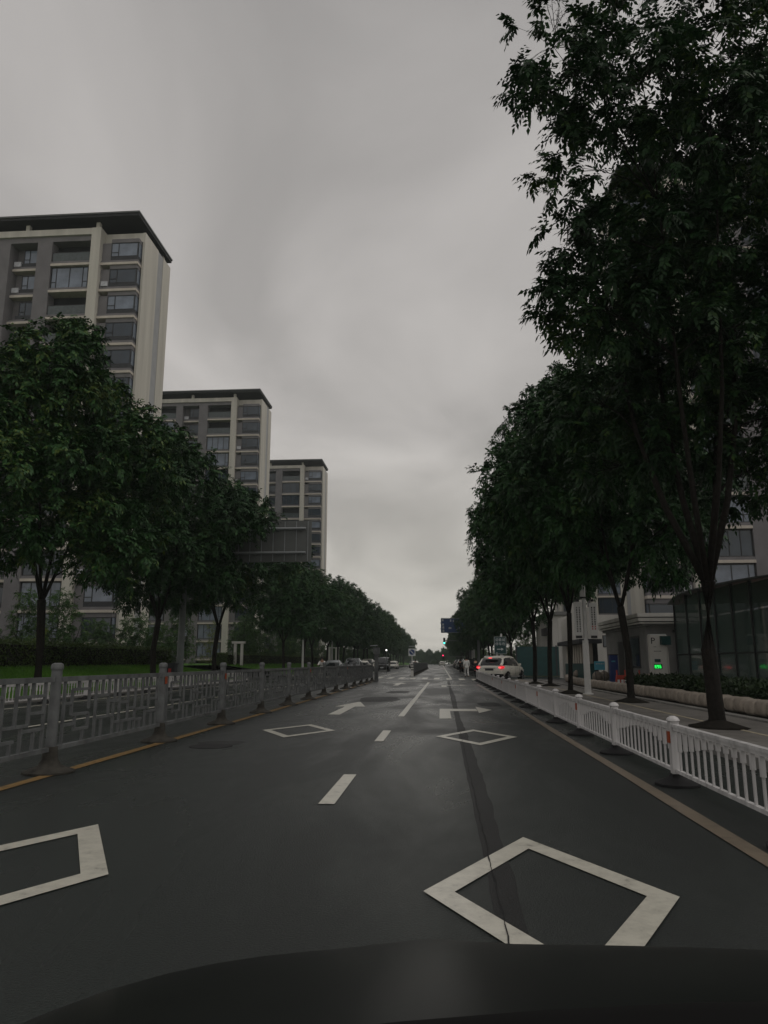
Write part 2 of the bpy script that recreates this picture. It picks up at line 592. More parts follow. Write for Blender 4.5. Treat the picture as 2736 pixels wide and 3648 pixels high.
ORD = ['first', 'second', 'third', 'fourth', 'fifth', 'sixth', 'seventh', 'eighth', 'ninth', 'tenth', 'eleventh', 'twelfth', 'thirteenth', 'fourteenth', 'fifteenth', 'sixteenth', 'seventeenth', 'eighteenth', 'nineteenth', 'twentieth', 'twenty-first', 'twenty-second', 'twenty-third', 'twenty-fourth', 'twenty-fifth', 'twenty-sixth', 'twenty-seventh', 'twenty-eighth', 'twenty-ninth', 'thirtieth', 'thirty-first', 'thirty-second']

# ================================================================== SETTING
def grid_sheet(xs, ys, zf):
    m = MB()
    nx, ny = len(xs), len(ys)
    m.add([(x, y, zf(x, y)) for y in ys for x in xs], [(j * nx + i, j * nx + i + 1, (j + 1) * nx + i + 1, (j + 1) * nx + i) for j in range(ny - 1) for i in range(nx - 1)])
    return m
structure(grid_sheet([-280, 280], [-40, 480], lambda x, y: -0.06).build('ground', 'ground'))
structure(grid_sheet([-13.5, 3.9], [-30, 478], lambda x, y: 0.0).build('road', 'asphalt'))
# the driveway that leaves the road to the right at the crossing, and its counterpart on the left
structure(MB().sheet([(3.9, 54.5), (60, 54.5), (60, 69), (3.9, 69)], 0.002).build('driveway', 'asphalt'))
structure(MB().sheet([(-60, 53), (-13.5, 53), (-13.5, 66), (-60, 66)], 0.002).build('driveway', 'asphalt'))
# long tar-sealed joint in the right lane
rg = random.Random(3)
ys = [1.5 + 0.35 * i for i in range(150)]
lft = [0.25 + 0.0035 * y + rg.uniform(-0.006, 0.006) for y in ys]
wid = [0.13 + 0.05 * math.sin(y * 0.16) ** 2 + rg.uniform(-0.012, 0.012) for y in ys]
m = MB()
for i in range(len(ys) - 1):
    m.add([(lft[i], ys[i], 0.003), (lft[i] + wid[i], ys[i], 0.003), (lft[i + 1] + wid[i + 1], ys[i + 1], 0.003), (lft[i + 1], ys[i + 1], 0.003)], [(0, 1, 2, 3)])
structure(m.build('road_seam', 'asphalt_seam'))
def patch(cx, cy, w, l, seed):
    r = random.Random(seed)
    P = []
    for k in range(18):
        a = 2 * PI * k / 18
        P.append((cx + w / 2 * math.copysign(abs(math.cos(a)) ** .6, math.cos(a)) * r.uniform(.85, 1.1), cy + l / 2 * math.copysign(abs(math.sin(a)) ** .6, math.sin(a)) * r.uniform(.9, 1.08)))
    return structure(MB().sheet(P, 0.0035).build('road_patch', 'asphalt_seam'))
patch(-3.6, 12.4, .75, .55, 1)
patch(-2.2, 27.0, 1.4, 3.6, 2)
patch(1.5, 24.0, .7, 2.2, 4)
patch(-1.9, 33.5, 1.0, 2.6, 5)
structure(MB().prism([(-3.62 + .34 * math.cos(k * PI / 10), 11.9 + .34 * math.sin(k * PI / 10)) for k in range(20)], 0.0, 0.006).build('manhole_cover', 'rubber'))
# fine crack beside it
m = MB()
x = 0.30
py = 2.0
px = x
for i in range(90):
    ny = py + rg.uniform(0.05, 0.22)
    nx = 0.285 + 0.004 * ny + rg.uniform(-0.009, 0.009)
    w = rg.uniform(0.0015, 0.005)
    m.add([(px - w, py, 0.0105), (px + w, py, 0.0105), (nx + w, ny, 0.0105), (nx - w, ny, 0.0105)], [(0, 1, 2, 3)])
    px, py = nx, ny
structure(m.build('road_crack', 'rubber'))

# --- painted markings, each a sheet of its own
def marking(name, polys, mat='paint_white', z=0.007):
    m = MB()
    for p in polys:
        m.sheet(p, z)
    return structure(m.build(name, mat))
def line(x, w, y0, y1, step=2.5, mat='paint_white', name='lane_line', jit=0.006, seed=1, dx=0.0):
    r = random.Random(seed + int(y0 * 10))
    n = max(1, int((y1 - y0) / step))
    pts = []
    for i in range(n + 1):
        y = y0 + (y1 - y0) * i / n
        c = x + dx * (y - y0)
        pts.append((c - w / 2 + r.uniform(-jit, jit), c + w / 2 + r.uniform(-jit, jit), y))
    return marking(name, [[(a[0], a[2]), (a[1], a[2]), (b[1], b[2]), (b[0], b[2])] for a, b in zip(pts, pts[1:])], mat)
line(-1.08, 0.15, 7.23, 9.08)
line(-1.05, 0.15, 12.8, 14.8)
line(-0.98, 0.15, 18.6, 49.2, dx=0.006)
line(-4.58, 0.14, 3, 50.5, mat='paint_yellow', name='edge_line', jit=0.012)
line(2.15, 0.14, 2, 45, mat='paint_dirty', name='edge_line', jit=0.012)
line(0.80, 0.15, 61.0, 330, step=8, name='lane_line')
line(-8.4, 0.13, 8, 49, step=3, name='lane_line', mat='paint_white')
line(-8.2, 0.15, 68, 300, step=8)
line(-12.2, 0.13, 5, 50, step=3, name='edge_line', mat='paint_white')
line(-5.4, 0.15, 66, 96, step=4)
line(2.7, 0.12, 72, 300, step=8, name='edge_line')
def diamond(cx, cy, hw=0.72, hl=1.40, t=0.16):
    ln = math.hypot(hw, hl)
    k = 1 - t * ln / (hw * hl)
    O = [(cx, cy - hl), (cx + hw, cy), (cx, cy + hl), (cx - hw, cy)]
    I = [(cx + (x - cx) * k, cy + (y - cy) * k) for x, y in O]
    return marking('diamond_marking', [[O[i], O[(i + 1) % 4], I[(i + 1) % 4], I[i]] for i in range(4)])
diamond(0.60, 4.62)
diamond(0.61, 13.72)
diamond(-2.80, 4.82)
diamond(-2.76, 14.72)
def straight_arrow(cx, y0):
    return marking('arrow_marking', [[(cx - .15, y0), (cx + .15, y0), (cx + .15, y0 + 3.4), (cx - .15, y0 + 3.4)], [(cx - .46, y0 + 3.4), (cx + .46, y0 + 3.4), (cx + .04, y0 + 6.0), (cx - .04, y0 + 6.0)]])
def right_arrow(cx, y0):
    return marking('arrow_marking', [[(cx, y0), (cx + .28, y0), (cx + .28, y0 + 3.7), (cx, y0 + 3.7)], [(cx + .28, y0 + 2.7), (cx + 1.02, y0 + 2.7), (cx + 1.02, y0 + 3.7), (cx + .28, y0 + 3.7)], [(cx + 1.02, y0 + 2.0), (cx + 1.44, y0 + 3.25), (cx + 1.05, y0 + 4.75)]])
straight_arrow(-2.70, 19.1)
right_arrow(-0.05, 17.95)
straight_arrow(-2.55, 42.6)
right_arrow(0.02, 40.0)
marking('stop_line', [[(-4.2, 50.1), (2.1, 50.1), (2.1, 50.55), (-4.2, 50.55)]], 'paint_dirty')
for i in range(16):       # zebra crossing, bars of one crossing that runs a little askew
    x = -11.8 + 0.955 * i
    y = 59.26 - (x - 0.67) * (1.05 if x > -2 else 0.75)
    marking('crosswalk_bar', [[(x - .22, y - 2.4), (x + .22, y - 2.4), (x + .24, y + 2.4), (x - .2, y + 2.4)]])

# right pavement with kerb, tree strip edge and planting bed
def slab(x0, x1, y0, y1, z, mat, name):
    return structure(MB().span(x0, x1, y0, y1, -0.04, z).build(name, mat))
slab(4.06, 6.75, -20, 54.3, 0.12, 'sidewalk', 'pavement')
slab(4.06, 7.6, 69.2, 400, 0.12, 'sidewalk', 'pavement')
for (y0, y1) in ((-20, 54.3), (69.2, 400)):
    kb = structure(MB().span(3.9, 4.055, y0, y1, -0.04, 0.135).build('kerb', 'kerb'))
structure(MB().span(5.25, 5.33, -20, 54, 0.0, 0.126).build('pavement_edging', 'pale_strip'))
structure(MB().span(6.4, 6.62, -20, 54, 0.0, 0.16).build('pavement_edging', 'kerb'))
slab(6.76, 9.9, -20, 34, 0.14, 'soil', 'planting_bed')
slab(9.92, 60, -20, 54.3, 0.10, 'plaza', 'forecourt')
slab(6.77, 9.91, 34.1, 54.3, 0.11, 'plaza', 'forecourt')
slab(7.62, 60, 69.2, 400, 0.08, 'ground', 'verge')
# left verge: grass bank rising from the kerb to the hedge
def bank(x, y):
    t = (-13.65 - x)
    if t <= 0: return 0.15
    if t < 1.4: return 0.15 + 0.30 * t / 1.4
    if t < 5.5: return 0.45 + 0.58 * (t - 1.4) / 4.1
    return 1.03 + 0.06 * math.sin(x * 0.3)
bx = [-120, -60, -40, -30, -24, -21, -19.15, -18, -17, -16, -15.05, -14.4, -13.66]
structure(grid_sheet(bx, [-20, 0, 10, 20, 30, 40, 52.8], bank).build('grass_bank', 'grass_soil'))
structure(grid_sheet(bx, [66.2, 100, 150, 200, 300, 400], bank).build('grass_bank', 'grass_soil'))
for (y0, y1) in ((-20, 52.8), (66.2, 400)):
    structure(MB().span(-13.655, -13.5, y0, y1, -0.04, 0.17).build('kerb', 'kerb'))
rn = np.random.default_rng(5)
def blades(n, xr, yr, h, w, name, label):
    x = rn.uniform(*xr, n)
    y = rn.uniform(*yr, n)
    z = np.array([bank(a, b) for a, b in zip(x, y)])
    an = rn.uniform(0, 2 * PI, n)
    hh = h * rn.uniform(0.5, 1.2, n)
    lx, ly = rn.normal(0, 0.25, n) * hh, rn.normal(0, 0.25, n) * hh
    V = np.zeros((n, 4, 3))
    for k, (s, t) in enumerate(((-1, 0), (1, 0), (0.3, 1), (-0.3, 1))):
        V[:, k, 0] = x + np.cos(an) * w * s + lx * t
        V[:, k, 1] = y + np.sin(an) * w * s + ly * t
        V[:, k, 2] = z + hh * t - 0.02
    return tag(inst(name, quads_mesh(name, V, 'grass_blade')), label, 'grass', kind='stuff')
blades(42000, (-19.3, -13.7), (18, 52.5), 0.13, 0.02, 'grass', 'bright green mown grass on the bank left of the road')
blades(9000, (-19.3, -13.7), (67, 110), 0.14, 0.03, 'grass', 'green grass on the left bank beyond the crossing')

# ================================================================== VEGETATION
def rosettes_to_quads(C, O, rng, nleaf, nl, L, ll, lw, droop=0.32):
    m = C.shape[0]
    base = np.repeat(C, nleaf, 0)
    out = np.repeat(O, nleaf, 0)
    n = base.shape[0]
    d = out * 0.55 + rng.normal(0, 0.62, (n, 3)) + np.array([0, 0, 0.12])
    d /= np.linalg.norm(d, axis=1, keepdims=True) + 1e-9
    Ls = L * rng.uniform(0.65, 1.2, n)
    up = np.array([0, 0, 1.0])
    side = np.cross(d, up)
    side += rng.normal(0, 0.15, side.shape)
    side /= np.linalg.norm(side, axis=1, keepdims=True) + 1e-9
    t = (np.arange(nl) + 1.0) / nl                       # along the rachis
    sgn = np.where(np.arange(nl) % 2 == 0, 1.0, -1.0)
    P = base[:, None, :] + d[:, None, :] * (Ls[:, None] * t)[:, :, None]
    P[:, :, 2] -= (droop * Ls[:, None] * t ** 2)
    tang = d[:, None, :] - np.array([0, 0, 1.0]) * (2 * droop * t)[None, :, None]
    tang /= np.linalg.norm(tang, axis=2, keepdims=True)
    ld = side[:, None, :] * sgn[None, :, None] * 0.8 + tang * 0.55
    ld[:, -1, :] = tang[:, -1, :]
    ld[:, :, 2] -= 0.22
    ld += rng.normal(0, 0.14, ld.shape)
    ld /= np.linalg.norm(ld, axis=2, keepdims=True)
    nrm = np.cross(ld, side[:, None, :] * np.ones_like(ld)) + rng.normal(0, 0.2, ld.shape)
    wd = np.cross(nrm, ld)
    bad = np.linalg.norm(wd, axis=2, keepdims=True) < 0.1
    wd = np.where(bad, tang, wd)
    wd /= np.linalg.norm(wd, axis=2, keepdims=True) + 1e-9
    sc = rng.uniform(0.75, 1.2, (n, nl, 1)) * np.where(t < 0.2, 0.8, 1.0)[None, :, None]
    V = np.zeros((n, nl, 4, 3))
    V[:, :, 0] = P
    V[:, :, 1] = P + ld * ll * 0.45 * sc + wd * lw * 0.5 * sc
    V[:, :, 2] = P + ld * ll * sc
    V[:, :, 2, 2] -= ll * 0.18
    V[:, :, 3] = P + ld * ll * 0.45 * sc - wd * lw * 0.5 * sc
    return V.reshape(-1, 4, 3)

def make_tree(name, lobes, fork, trunk_r, rng_seed, leaf, per_lobe, nleaf, nl, L, ll, lw, trunk_pts=None, nfork=4, extra_twigs=7, thin=None):
    rng = np.random.default_rng(rng_seed)
    rr = random.Random(rng_seed)
    Q = []
    tb = MB()
    tp = trunk_pts or [(0, 0, -0.1), (0.02, 0, 0.15), (rr.uniform(-.1, .1), rr.uniform(-.1, .1), fork * 0.5), (rr.uniform(-.15, .15), rr.uniform(-.15, .15), fork)]
    tb.tube(tp, [trunk_r * 1.5, trunk_r * 1.08, trunk_r * 0.98, trunk_r * 1.02], 10)
    F = Vector(tp[-1])
    cen = Vector((sum(l[0] for l in lobes) / len(lobes), sum(l[1] for l in lobes) / len(lobes), 0))
    # main limbs fan out, lobes hang on the nearest limb
    zmax = max(l[2] for l in lobes)
    limbs = []
    for k in range(nfork):
        a = 2 * PI * k / nfork + rr.uniform(-.4, .4)
        sp = rr.uniform(1.0, 1.7)
        top = Vector((cen.x * 0.8 + math.cos(a) * sp, cen.y * 0.8 + math.sin(a) * sp, fork + (zmax - fork) * rr.uniform(.62, .85)))
        mid = F.lerp(top, 0.45) + Vector((math.cos(a) * 0.35, math.sin(a) * 0.35, -0.1))
        pts = [F - Vector((0, 0, 0.12)), F.lerp(mid, 0.5) + Vector((math.cos(a) * .12, math.sin(a) * .12, 0)), mid, mid.lerp(top, .5), top]
        r0 = trunk_r * rr.uniform(.42, .58)
        tb.tube(pts, [r0, r0 * .85, r0 * .65, r0 * .42, r0 * .15], 7)
        limbs.append((pts, r0))
    for (x, y, z, r) in lobes:
        c = Vector((x, y, z))
        best = None
        for pts, r0 in limbs:
            for j in range(1, 5):
                for s in (0.0, 0.5):
                    q = pts[j - 1].lerp(pts[j], s + .5)
                    dd = (q - c).length + max(0, q.z - c.z + .3) * 2.5
                    if best is None or dd < best[0]:
                        best = (dd, q, r0 * (0.62 - 0.11 * j))
        q, rb = best[1], max(0.018, best[2])
        tb.tube([q, q.lerp(c, .5) + Vector((0, 0, .12)), c], [rb, rb * .6, rb * .3], 5, cap=False)
        n = int(per_lobe * (r / 1.4) ** 2 * (0.72 if thin and z > thin else 1))
        d = rng.normal(0, 1, (n, 3))
        d /= np.linalg.norm(d, axis=1, keepdims=True)
        rad = r * rng.uniform(0.35, 1.0, (n, 1)) ** 0.6
        C = np.array([x, y, z]) + d * rad * np.array([1.1, 1.1, 0.66])
        Q.append(rosettes_to_quads(C, d, rng, nleaf, nl, L, ll, lw))
        for k in range(min(n, extra_twigs)):
            e = Vector(C[k])
            tb.tube([c, c.lerp(e, .55) + Vector((0, 0, .06)), e], [rb * .35, rb * .22, 0.004], 4, cap=False)
    return tb.mesh('trunk', 'bark', smooth=True), quads_mesh('crown', np.concatenate(Q), leaf)

def crown_lobes(seed, h, z0, rad, n):
    r = random.Random(seed)
    out = []
    for i in range(n):
        t = (i + .5) / n
        z = z0 + (h - z0) * t
        prof = math.sin(PI * min(1, 0.16 + 0.80 * t)) ** 0.65      # widest a little below the middle
        a = i * 2.399 + r.uniform(-.4, .4)
        q = rad * prof * r.uniform(.45, .78)
        out.append((math.cos(a) * q, math.sin(a) * q, z, r.uniform(1.0, 2.0) * (0.8 if t > .85 else 1)))
    out += [(0.2, 0, z0 + (h - z0) * .35, 1.6), (-.2, .1, z0 + (h - z0) * .6, 1.6), (0, 0, z0 + (h - z0) * .82, 1.2), (r.uniform(-.8, .8), r.uniform(-.8, .8), h + .75, .8), (r.uniform(-1.6, 1.6), r.uniform(-1.6, 1.6), h + .2, .75), (rad * .85 * math.cos(seed), rad * .85 * math.sin(seed), z0 + (h - z0) * .45, .85), (rad * .8 * math.cos(seed + 2.4), rad * .8 * math.sin(seed + 2.4), z0 + (h - z0) * .62, .8)]
    return out
TREES = []
for s, (h, rad, n) in enumerate(((12.6, 4.9, 24), (12.0, 4.6, 22), (13.2, 4.8, 25), (11.8, 5.0, 23))):
    TREES.append(make_tree('street_tree', crown_lobes(11 + s, h - 1.2, 4.6, rad, n), 3.0, 0.135, 40 + s, 'leaf_street', 56, 7, 9, 0.40, 0.150, 0.082))
def street_tree(k, x, y, rz, sc, label, group, z=0.1):
    t = thing('street_tree', label, 'tree', (x, y, z), rz, group)
    t.scale = sc if isinstance(sc, tuple) else (sc, sc, sc)
    inst('trunk', TREES[k][0], t)
    inst('crown', TREES[k][1], t)
    return t

# the near tree on the right: crown masses placed where they stand around its own trunk (5.1, 14.66)
NEAR = [(2.9, 12.4, 12.3, 1.35), (4.6, 12.9, 13.2, 1.8), (6.5, 13.8, 13.4, 2.0), (3.2, 13.0, 10.5, 1.25), (5.0, 14.4, 11.0, 1.9), (6.7, 14.5, 10.5, 2.0), (3.2, 13.2, 7.7, 1.1), (4.6, 14.8, 8.2, 1.6), (6.4, 15.0, 8.0, 1.7),
        (6.1, 15.0, 5.9, 1.35), (4.7, 15.5, 5.9, 1.2), (2.25, 11.9, 12.3, 0.95), (6.4, 13.0, 11.2, 1.6), (4.9, 11.9, 10.4, 1.3), (3.7, 11.6, 11.2, 1.15), (2.75, 13.2, 9.3, 0.85), (7.6, 16, 9.5, 2.0), (5.6, 17.2, 9.6, 1.8), (5.4, 17, 12.4, 1.9), (7.4, 16.2, 6.6, 1.5),
        (3.6, 15.5, 6.6, 1.3), (5.5, 15.8, 7.0, 1.6), (6.8, 16.4, 5.3, 1.3), (4.2, 16.8, 5.6, 1.2), (7.8, 15.2, 6.9, 1.5), (3.3, 14.6, 8.6, 1.2), (5.8, 13.4, 9.0, 1.5), (4.3, 13.0, 8.9, 1.2), (2.6, 12.4, 11.2, .8), (5.6, 12.4, 12.3, 1.4), (4.0, 14.2, 9.5, 1.3), (3.8, 13.6, 12.6, 1.4), (7.9, 13.8, 8.7, 1.6), (2.55, 13.0, 7.9, 0.7), (5.3, 13.2, 7.2, 1.1), (8.0, 14.6, 12.2, 1.7), (4.3, 16.4, 7.6, 1.2)]
near_lobes = [(x - 5.1, y - 14.66, z, r) for x, y, z, r in NEAR]
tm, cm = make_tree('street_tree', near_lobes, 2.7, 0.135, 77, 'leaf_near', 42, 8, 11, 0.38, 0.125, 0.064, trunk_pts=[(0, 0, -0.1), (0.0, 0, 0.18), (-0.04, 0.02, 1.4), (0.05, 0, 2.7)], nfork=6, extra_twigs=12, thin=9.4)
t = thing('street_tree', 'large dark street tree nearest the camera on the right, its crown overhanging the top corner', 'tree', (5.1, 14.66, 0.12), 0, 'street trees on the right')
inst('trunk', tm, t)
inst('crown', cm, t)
fr_ = random.Random(4)
for (x, y, z) in ((-2.75, -2.6, 12.75), (-1.5, -2.2, 13.6), (-2.1, -1.6, 13.2), (-2.5, -1.4, 9.1)):     # bare flower stalks above the leaves
    m = MB()
    for k in range(6):
        a = Vector((x + fr_.uniform(-.1, .1), y + fr_.uniform(-.1, .1), z))
        e = a + Vector((fr_.uniform(-.35, .35), fr_.uniform(-.35, .35), fr_.uniform(.45, .85)))
        m.tube([a, a.lerp(e, .5) + Vector((0, 0, .05)), e], [.006, .005, .003], 4, cap=False)
        for q in range(5):
            c = a.lerp(e, .35 + .13 * q)
            m.tube([c, c + Vector((fr_.uniform(-.14, .14), fr_.uniform(-.14, .14), fr_.uniform(.02, .1)))], [.004, .002], 4, cap=False)
    m.build('flower_stalk', 'bark', t)
tree_spots_r = [(5.7, 23.5, 1, 0.5, (.82, .82, .95), 'dark street tree on the right pavement, second from the camera, beside the parking totem'),
                (4.95, 29.6, 2, 1.9, (.72, .72, 1.02), 'street tree right beside the white banner lamp post'),
                (5.5, 38.8, 0, 3.1, (.85, .85, 1.08), 'thick dark street tree on the right, fourth from the camera before the driveway'),
                (5.2, 42.6, 3, 4.4, (.82, .82, 1.12), 'forked slim street tree on the right pavement, last before the driveway')]
for x, y, k, rz, sc, lb in tree_spots_r:
    street_tree(k, x, y, rz, sc, lb, 'street trees on the right', 0.12)
rr = random.Random(21)
for i in range(26):
    y = 73 + i * 9.2 + rr.uniform(-1, 1)
    street_tree(rr.randrange(4), 6.5 + rr.uniform(-.4, .4), y, rr.uniform(0, 6.28), (lambda q: (q * .9, q * .9, q))(rr.uniform(.92, 1.08)), f'{ORD[i]} street tree beyond the driveway crossing on the right side of the road', 'street trees on the right beyond the crossing', 0.1)
tree_spots_l = [(-14.6, 26.5, 2, 0.3, 1.08, 'large street tree on the left bank, nearest the camera, with leaning trunk'),
                (-14.6, 37.6, 0, 2.2, 1.06, 'street tree on the left bank beside the steel sign pole, second from the camera'),
                (-14.6, 47.9, 1, 4.0, 1.1, 'street tree on the left bank below the big sign board, third from the camera')]
for x, y, k, rz, sc, lb in tree_spots_l:
    street_tree(k, x, y, rz, sc, lb, 'street trees on the left', bank(x, y) - .05)
for i in range(26):
    y = 67.5 + i * 9.3 + rr.uniform(-1, 1)
    street_tree(rr.randrange(4), -14.4 + rr.uniform(-.4, .4), y, rr.uniform(0, 6.28), rr.uniform(.9, 1.06), f'{ORD[i]} street tree beyond the crossing on the left side of the road', 'street trees on the left beyond the crossing', 0.35)
for i in range(11):
    x = -22 + i * 4.2
    street_tree(rr.randrange(4), x + rr.uniform(-1, 1), 365 + rr.uniform(0, 45), rr.uniform(0, 6.28), rr.uniform(.58, .72), f'{ORD[i]} hazy tree from the left closing the far end of the road', 'trees at the far end of the road', -0.05)
# earth pits round the trunks
def tree_pit(x, y, label):
    m = MB()
    r = random.Random(int(x * 10 + y * 10))
    prof = [(0.52, 0.0), (0.42, 0.03), (0.26, 0.075), (0.12, 0.13)]
    m.lathe(prof, 14)
    m.v = [(a * (1 + r.uniform(-.1, .1)), b * (1.35 + r.uniform(-.15, .15)), c) for a, b, c in m.v]
    tag(m.build('tree_pit', 'soil', None, (x, y, 0.122), smooth=True), label, 'soil mound', 'earth mounds at the tree feet')
for (x, y), w in zip([(5.1, 14.66)] + [(a[0], a[1]) for a in tree_spots_r], ['nearest', 'second', 'third', 'fourth', 'fifth']):
    tree_pit(x, y, f'dark earth mound round the foot of the {w} tree on the right pavement')

# hedge: clipped box of small leaves
def hedge(x0, x1, y0, y1, z0, h, n, name, label, leaf='leaf_hedge', s=0.13, group=None, mat_core='soil'):
    t = thing(name, label, 'hedge', ((x0 + x1) / 2, (y0 + y1) / 2, z0), 0, group)
    w, l = (x1 - x0) / 2, (y1 - y0) / 2
    MB().span(-w + .12, w - .12, -l + .12, l - .12, -0.3, h - .12).build('branches', mat_core, t)
    g = np.random.default_rng(int(abs(y0) * 7 + abs(x0)))
    P = np.stack([g.uniform(-w, w, n), g.uniform(-l, l, n), g.uniform(0.02, h, n)], 1)
    f = g.integers(0, 4, n)
    jit = g.normal(0, .035, n)
    P[f == 0, 0] = w + jit[f == 0]
    P[f == 1, 0] = -w + jit[f == 1]
    P[f == 2, 2] = h + jit[f == 2] + .04 * np.sin(P[f == 2, 1] * 1.3)
    P[f == 3, 1] = np.where(g.random((f == 3).sum()) < .5, l, -l) + jit[f == 3]
    d = g.normal(0, 1, (n, 3))
    d /= np.linalg.norm(d, axis=1, keepdims=True)
    e = np.cross(d, g.normal(0, 1, (n, 3)))
    e /= np.linalg.norm(e, axis=1, keepdims=True)
    V = np.stack([P, P + d * s * .5 + e * s * .25, P + d * s, P + d * s * .5 - e * s * .25], 1)
    inst('foliage', quads_mesh('foliage', V, leaf), t)
    return t
hedge(-20.6, -19.2, 12, 52.5, 1.0, 1.2, 26000, 'hedge', 'long clipped green hedge along the top of the left grass bank')
hedge(-20.6, -19.2, 67, 130, 1.0, 1.1, 9000, 'hedge', 'clipped hedge on the left beyond the crossing')
hedge(7.35, 9.3, 9, 30.6, 0.1, 0.62, 16000, 'hedge', 'low dark shrubs behind the row of rounded stones on the right', leaf='leaf_low', s=0.16)

# garden shrubs and trees behind the hedge
def bush_lobes(seed, h, rad, n, z0=0.7):
    r = random.Random(seed)
    out = []
    for i in range(n):
        t = (i + .5) / n
        a = i * 2.399
        q = rad * (1 - 0.75 * t) * r.uniform(.4, .8)
        out.append((math.cos(a) * q, math.sin(a) * q, z0 + (h - z0) * t, r.uniform(.7, 1.05) * rad * .62 * (1.05 - .45 * t)))
    return out
GAR = [make_tree('garden_tree', bush_lobes(3, 5.2, 1.9, 14), 0.8, 0.06, 91, 'leaf_garden', 55, 6, 7, 0.34, 0.13, 0.06, extra_twigs=2),
       make_tree('garden_tree', bush_lobes(4, 4.2, 2.2, 14), 0.7, 0.06, 92, 'leaf_garden', 50, 6, 7, 0.36, 0.14, 0.06, extra_twigs=2),
       make_tree('garden_tree', bush_lobes(8, 4.6, 1.0, 12), 0.4, 0.03, 93, 'leaf_bamboo', 70, 5, 7, 0.36, 0.17, 0.03, extra_twigs=2)]
gspots = [(-27.5, 53, 0, 1.05, 'columnar leafy garden tree in front of the nearest tower wall'), (-36, 52, 1, 1.2, 'broad garden tree behind the hedge at the left picture edge'), (-31.5, 49, 1, 0.8, 'low round garden shrub behind the hedge, left of the columnar tree'),
          (-26.5, 63, 1, 1.0, 'round garden shrub below the pale end wall of the nearest tower'), (-23.8, 67, 0, 0.95, 'bushy garden tree right of the pale tower end wall'), (-22.3, 58, 1, 0.75, 'low shrub behind the hedge beside the steel sign pole'),
          (-21.6, 69.5, 2, 0.85, 'yellow green bamboo clump behind the hedge beside the white portal'), (-21.0, 79, 0, 1.0, 'garden tree behind the hedge right of the white portal'), (-22.4, 86, 1, 1.25, 'wide garden tree behind the hedge under the sign board'),
          (-33, 58, 0, 1.15, 'leafy garden tree left of the columnar tree, against the tower'), (-23.0, 97, 0, 1.2, 'garden tree behind the hedge beyond the second tower foot'), (-39.5, 57, 0, 1.3, 'tall garden tree at the far left before the tower windows'), (-30.0, 64, 1, .9, 'dark shrub at the foot of the pale tower pier'),
          (-24.5, 44.5, 2, 0.55, 'small yellow green shrub just behind the hedge at left')]
gl = random.Random(8)
for i in range(22):
    gspots.append((-21.5 + gl.uniform(-1.5, 1.5), 104 + i * 9 + gl.uniform(-2, 2), gl.randrange(2), gl.uniform(.95, 1.3), f'{ORD[i]} garden tree behind the left street trees beyond the crossing'))
for i in range(20):
    gspots.append((10.3 + gl.uniform(-1, 1.5), 90 + i * 10 + gl.uniform(-2, 2), gl.randrange(2), gl.uniform(.8, 1.1), f'{ORD[i]} shrub behind the right street trees beyond the driveway'))
for i in range(14):
    gspots.append((-24 + i * 3.6 + gl.uniform(-1, 1), 362 + gl.uniform(0, 40), gl.randrange(2), gl.uniform(.9, 1.2), f'{ORD[i]} shrub from the left under the hazy trees at the far end of the road'))
for x, y, k, sc, lb in gspots:
    t = thing('garden_tree', lb, 'garden tree', (x, y, 0.98 if x < -15 and y < 340 else 0.02), rr.uniform(0, 6), 'garden planting')
    t.scale = (sc, sc, sc)
    inst('trunk', GAR[k][0], t)
    inst('crown', GAR[k][1], t)

# wood at the far end, seen as one mass
fw = np.random.default_rng(12)
n = 26000
wx = fw.uniform(-230, 230, n)
wy = fw.uniform(425, 455, n)
wh = 6.0 + 1.6 * np.sin(wx * .13) + 1.6 * np.sin(wx * .37 + 1) + 1.2 * np.sin(wx * .9)
P = np.stack([wx, wy, wh * fw.uniform(0, 1, n) ** .8], 1)
d = fw.normal(0, 1, (n, 3))
d /= np.linalg.norm(d, axis=1, keepdims=True)
e = np.cross(d, fw.normal(0, 1, (n, 3)))
e /= np.linalg.norm(e, axis=1, keepdims=True)
V = np.stack([P, P + d * .8 + e * .5, P + d * 1.6, P + d * .8 - e * .5], 1)
tag(inst('far_wood', quads_mesh('far_wood', V, 'leaf_street')), 'far off mass of trees across the end of the road', 'wood', kind='stuff')

# ================================================================== TOWERS
WZ = 43.2
def win_mesh(w, h, cas, side=1):
    """frame of a window in the xz plane, w wide, with one casement at the inner side"""
    f = MB()
    b = 0.07
    f.span(0, w, -.06, .06, 0, b).span(0, w, -.06, .06, h - b, h)
    f.span(0, b, -.06, .06, b, h - b).span(w - b, w, -.06, .06, b, h - b)
    return f
WIN = {}
def window(t, x0, x1, y, z0, z1, parts=((0.0, 0.3, True), (0.3, 1.0, False)), light=False):
    """a window: frame, mullions, panes; x0<x1"""
    key = (round(x1 - x0, 2), round(z1 - z0, 2), parts)
    if key not in WIN:
        w, h = x1 - x0, z1 - z0
        f = win_mesh(w, h, 0)
        p = MB()
        for a, b, cas in parts:
            xa, xb = a * w, b * w
            if a > 0:
                f.span(xa - .035, xa + .035, -.06, .06, .07, h - .07)
            p.span(xa + .036, xb - .036, -.015, .015, .07, h - .07)
            if cas:
                f.span(xa + .04, xb - .04, -.055, .055, h * .28, h * .28 + .07)
        WIN[key] = (f.mesh('window', 'frame_dark'), p.mesh('pane', 'pane'), p.mesh('pane', 'pane_light'))
    a, b, c = WIN[key]
    o = inst('window', a, t, (x0, y, z0))
    inst('pane', c if light else b, o)
    return o
BOXES = {}
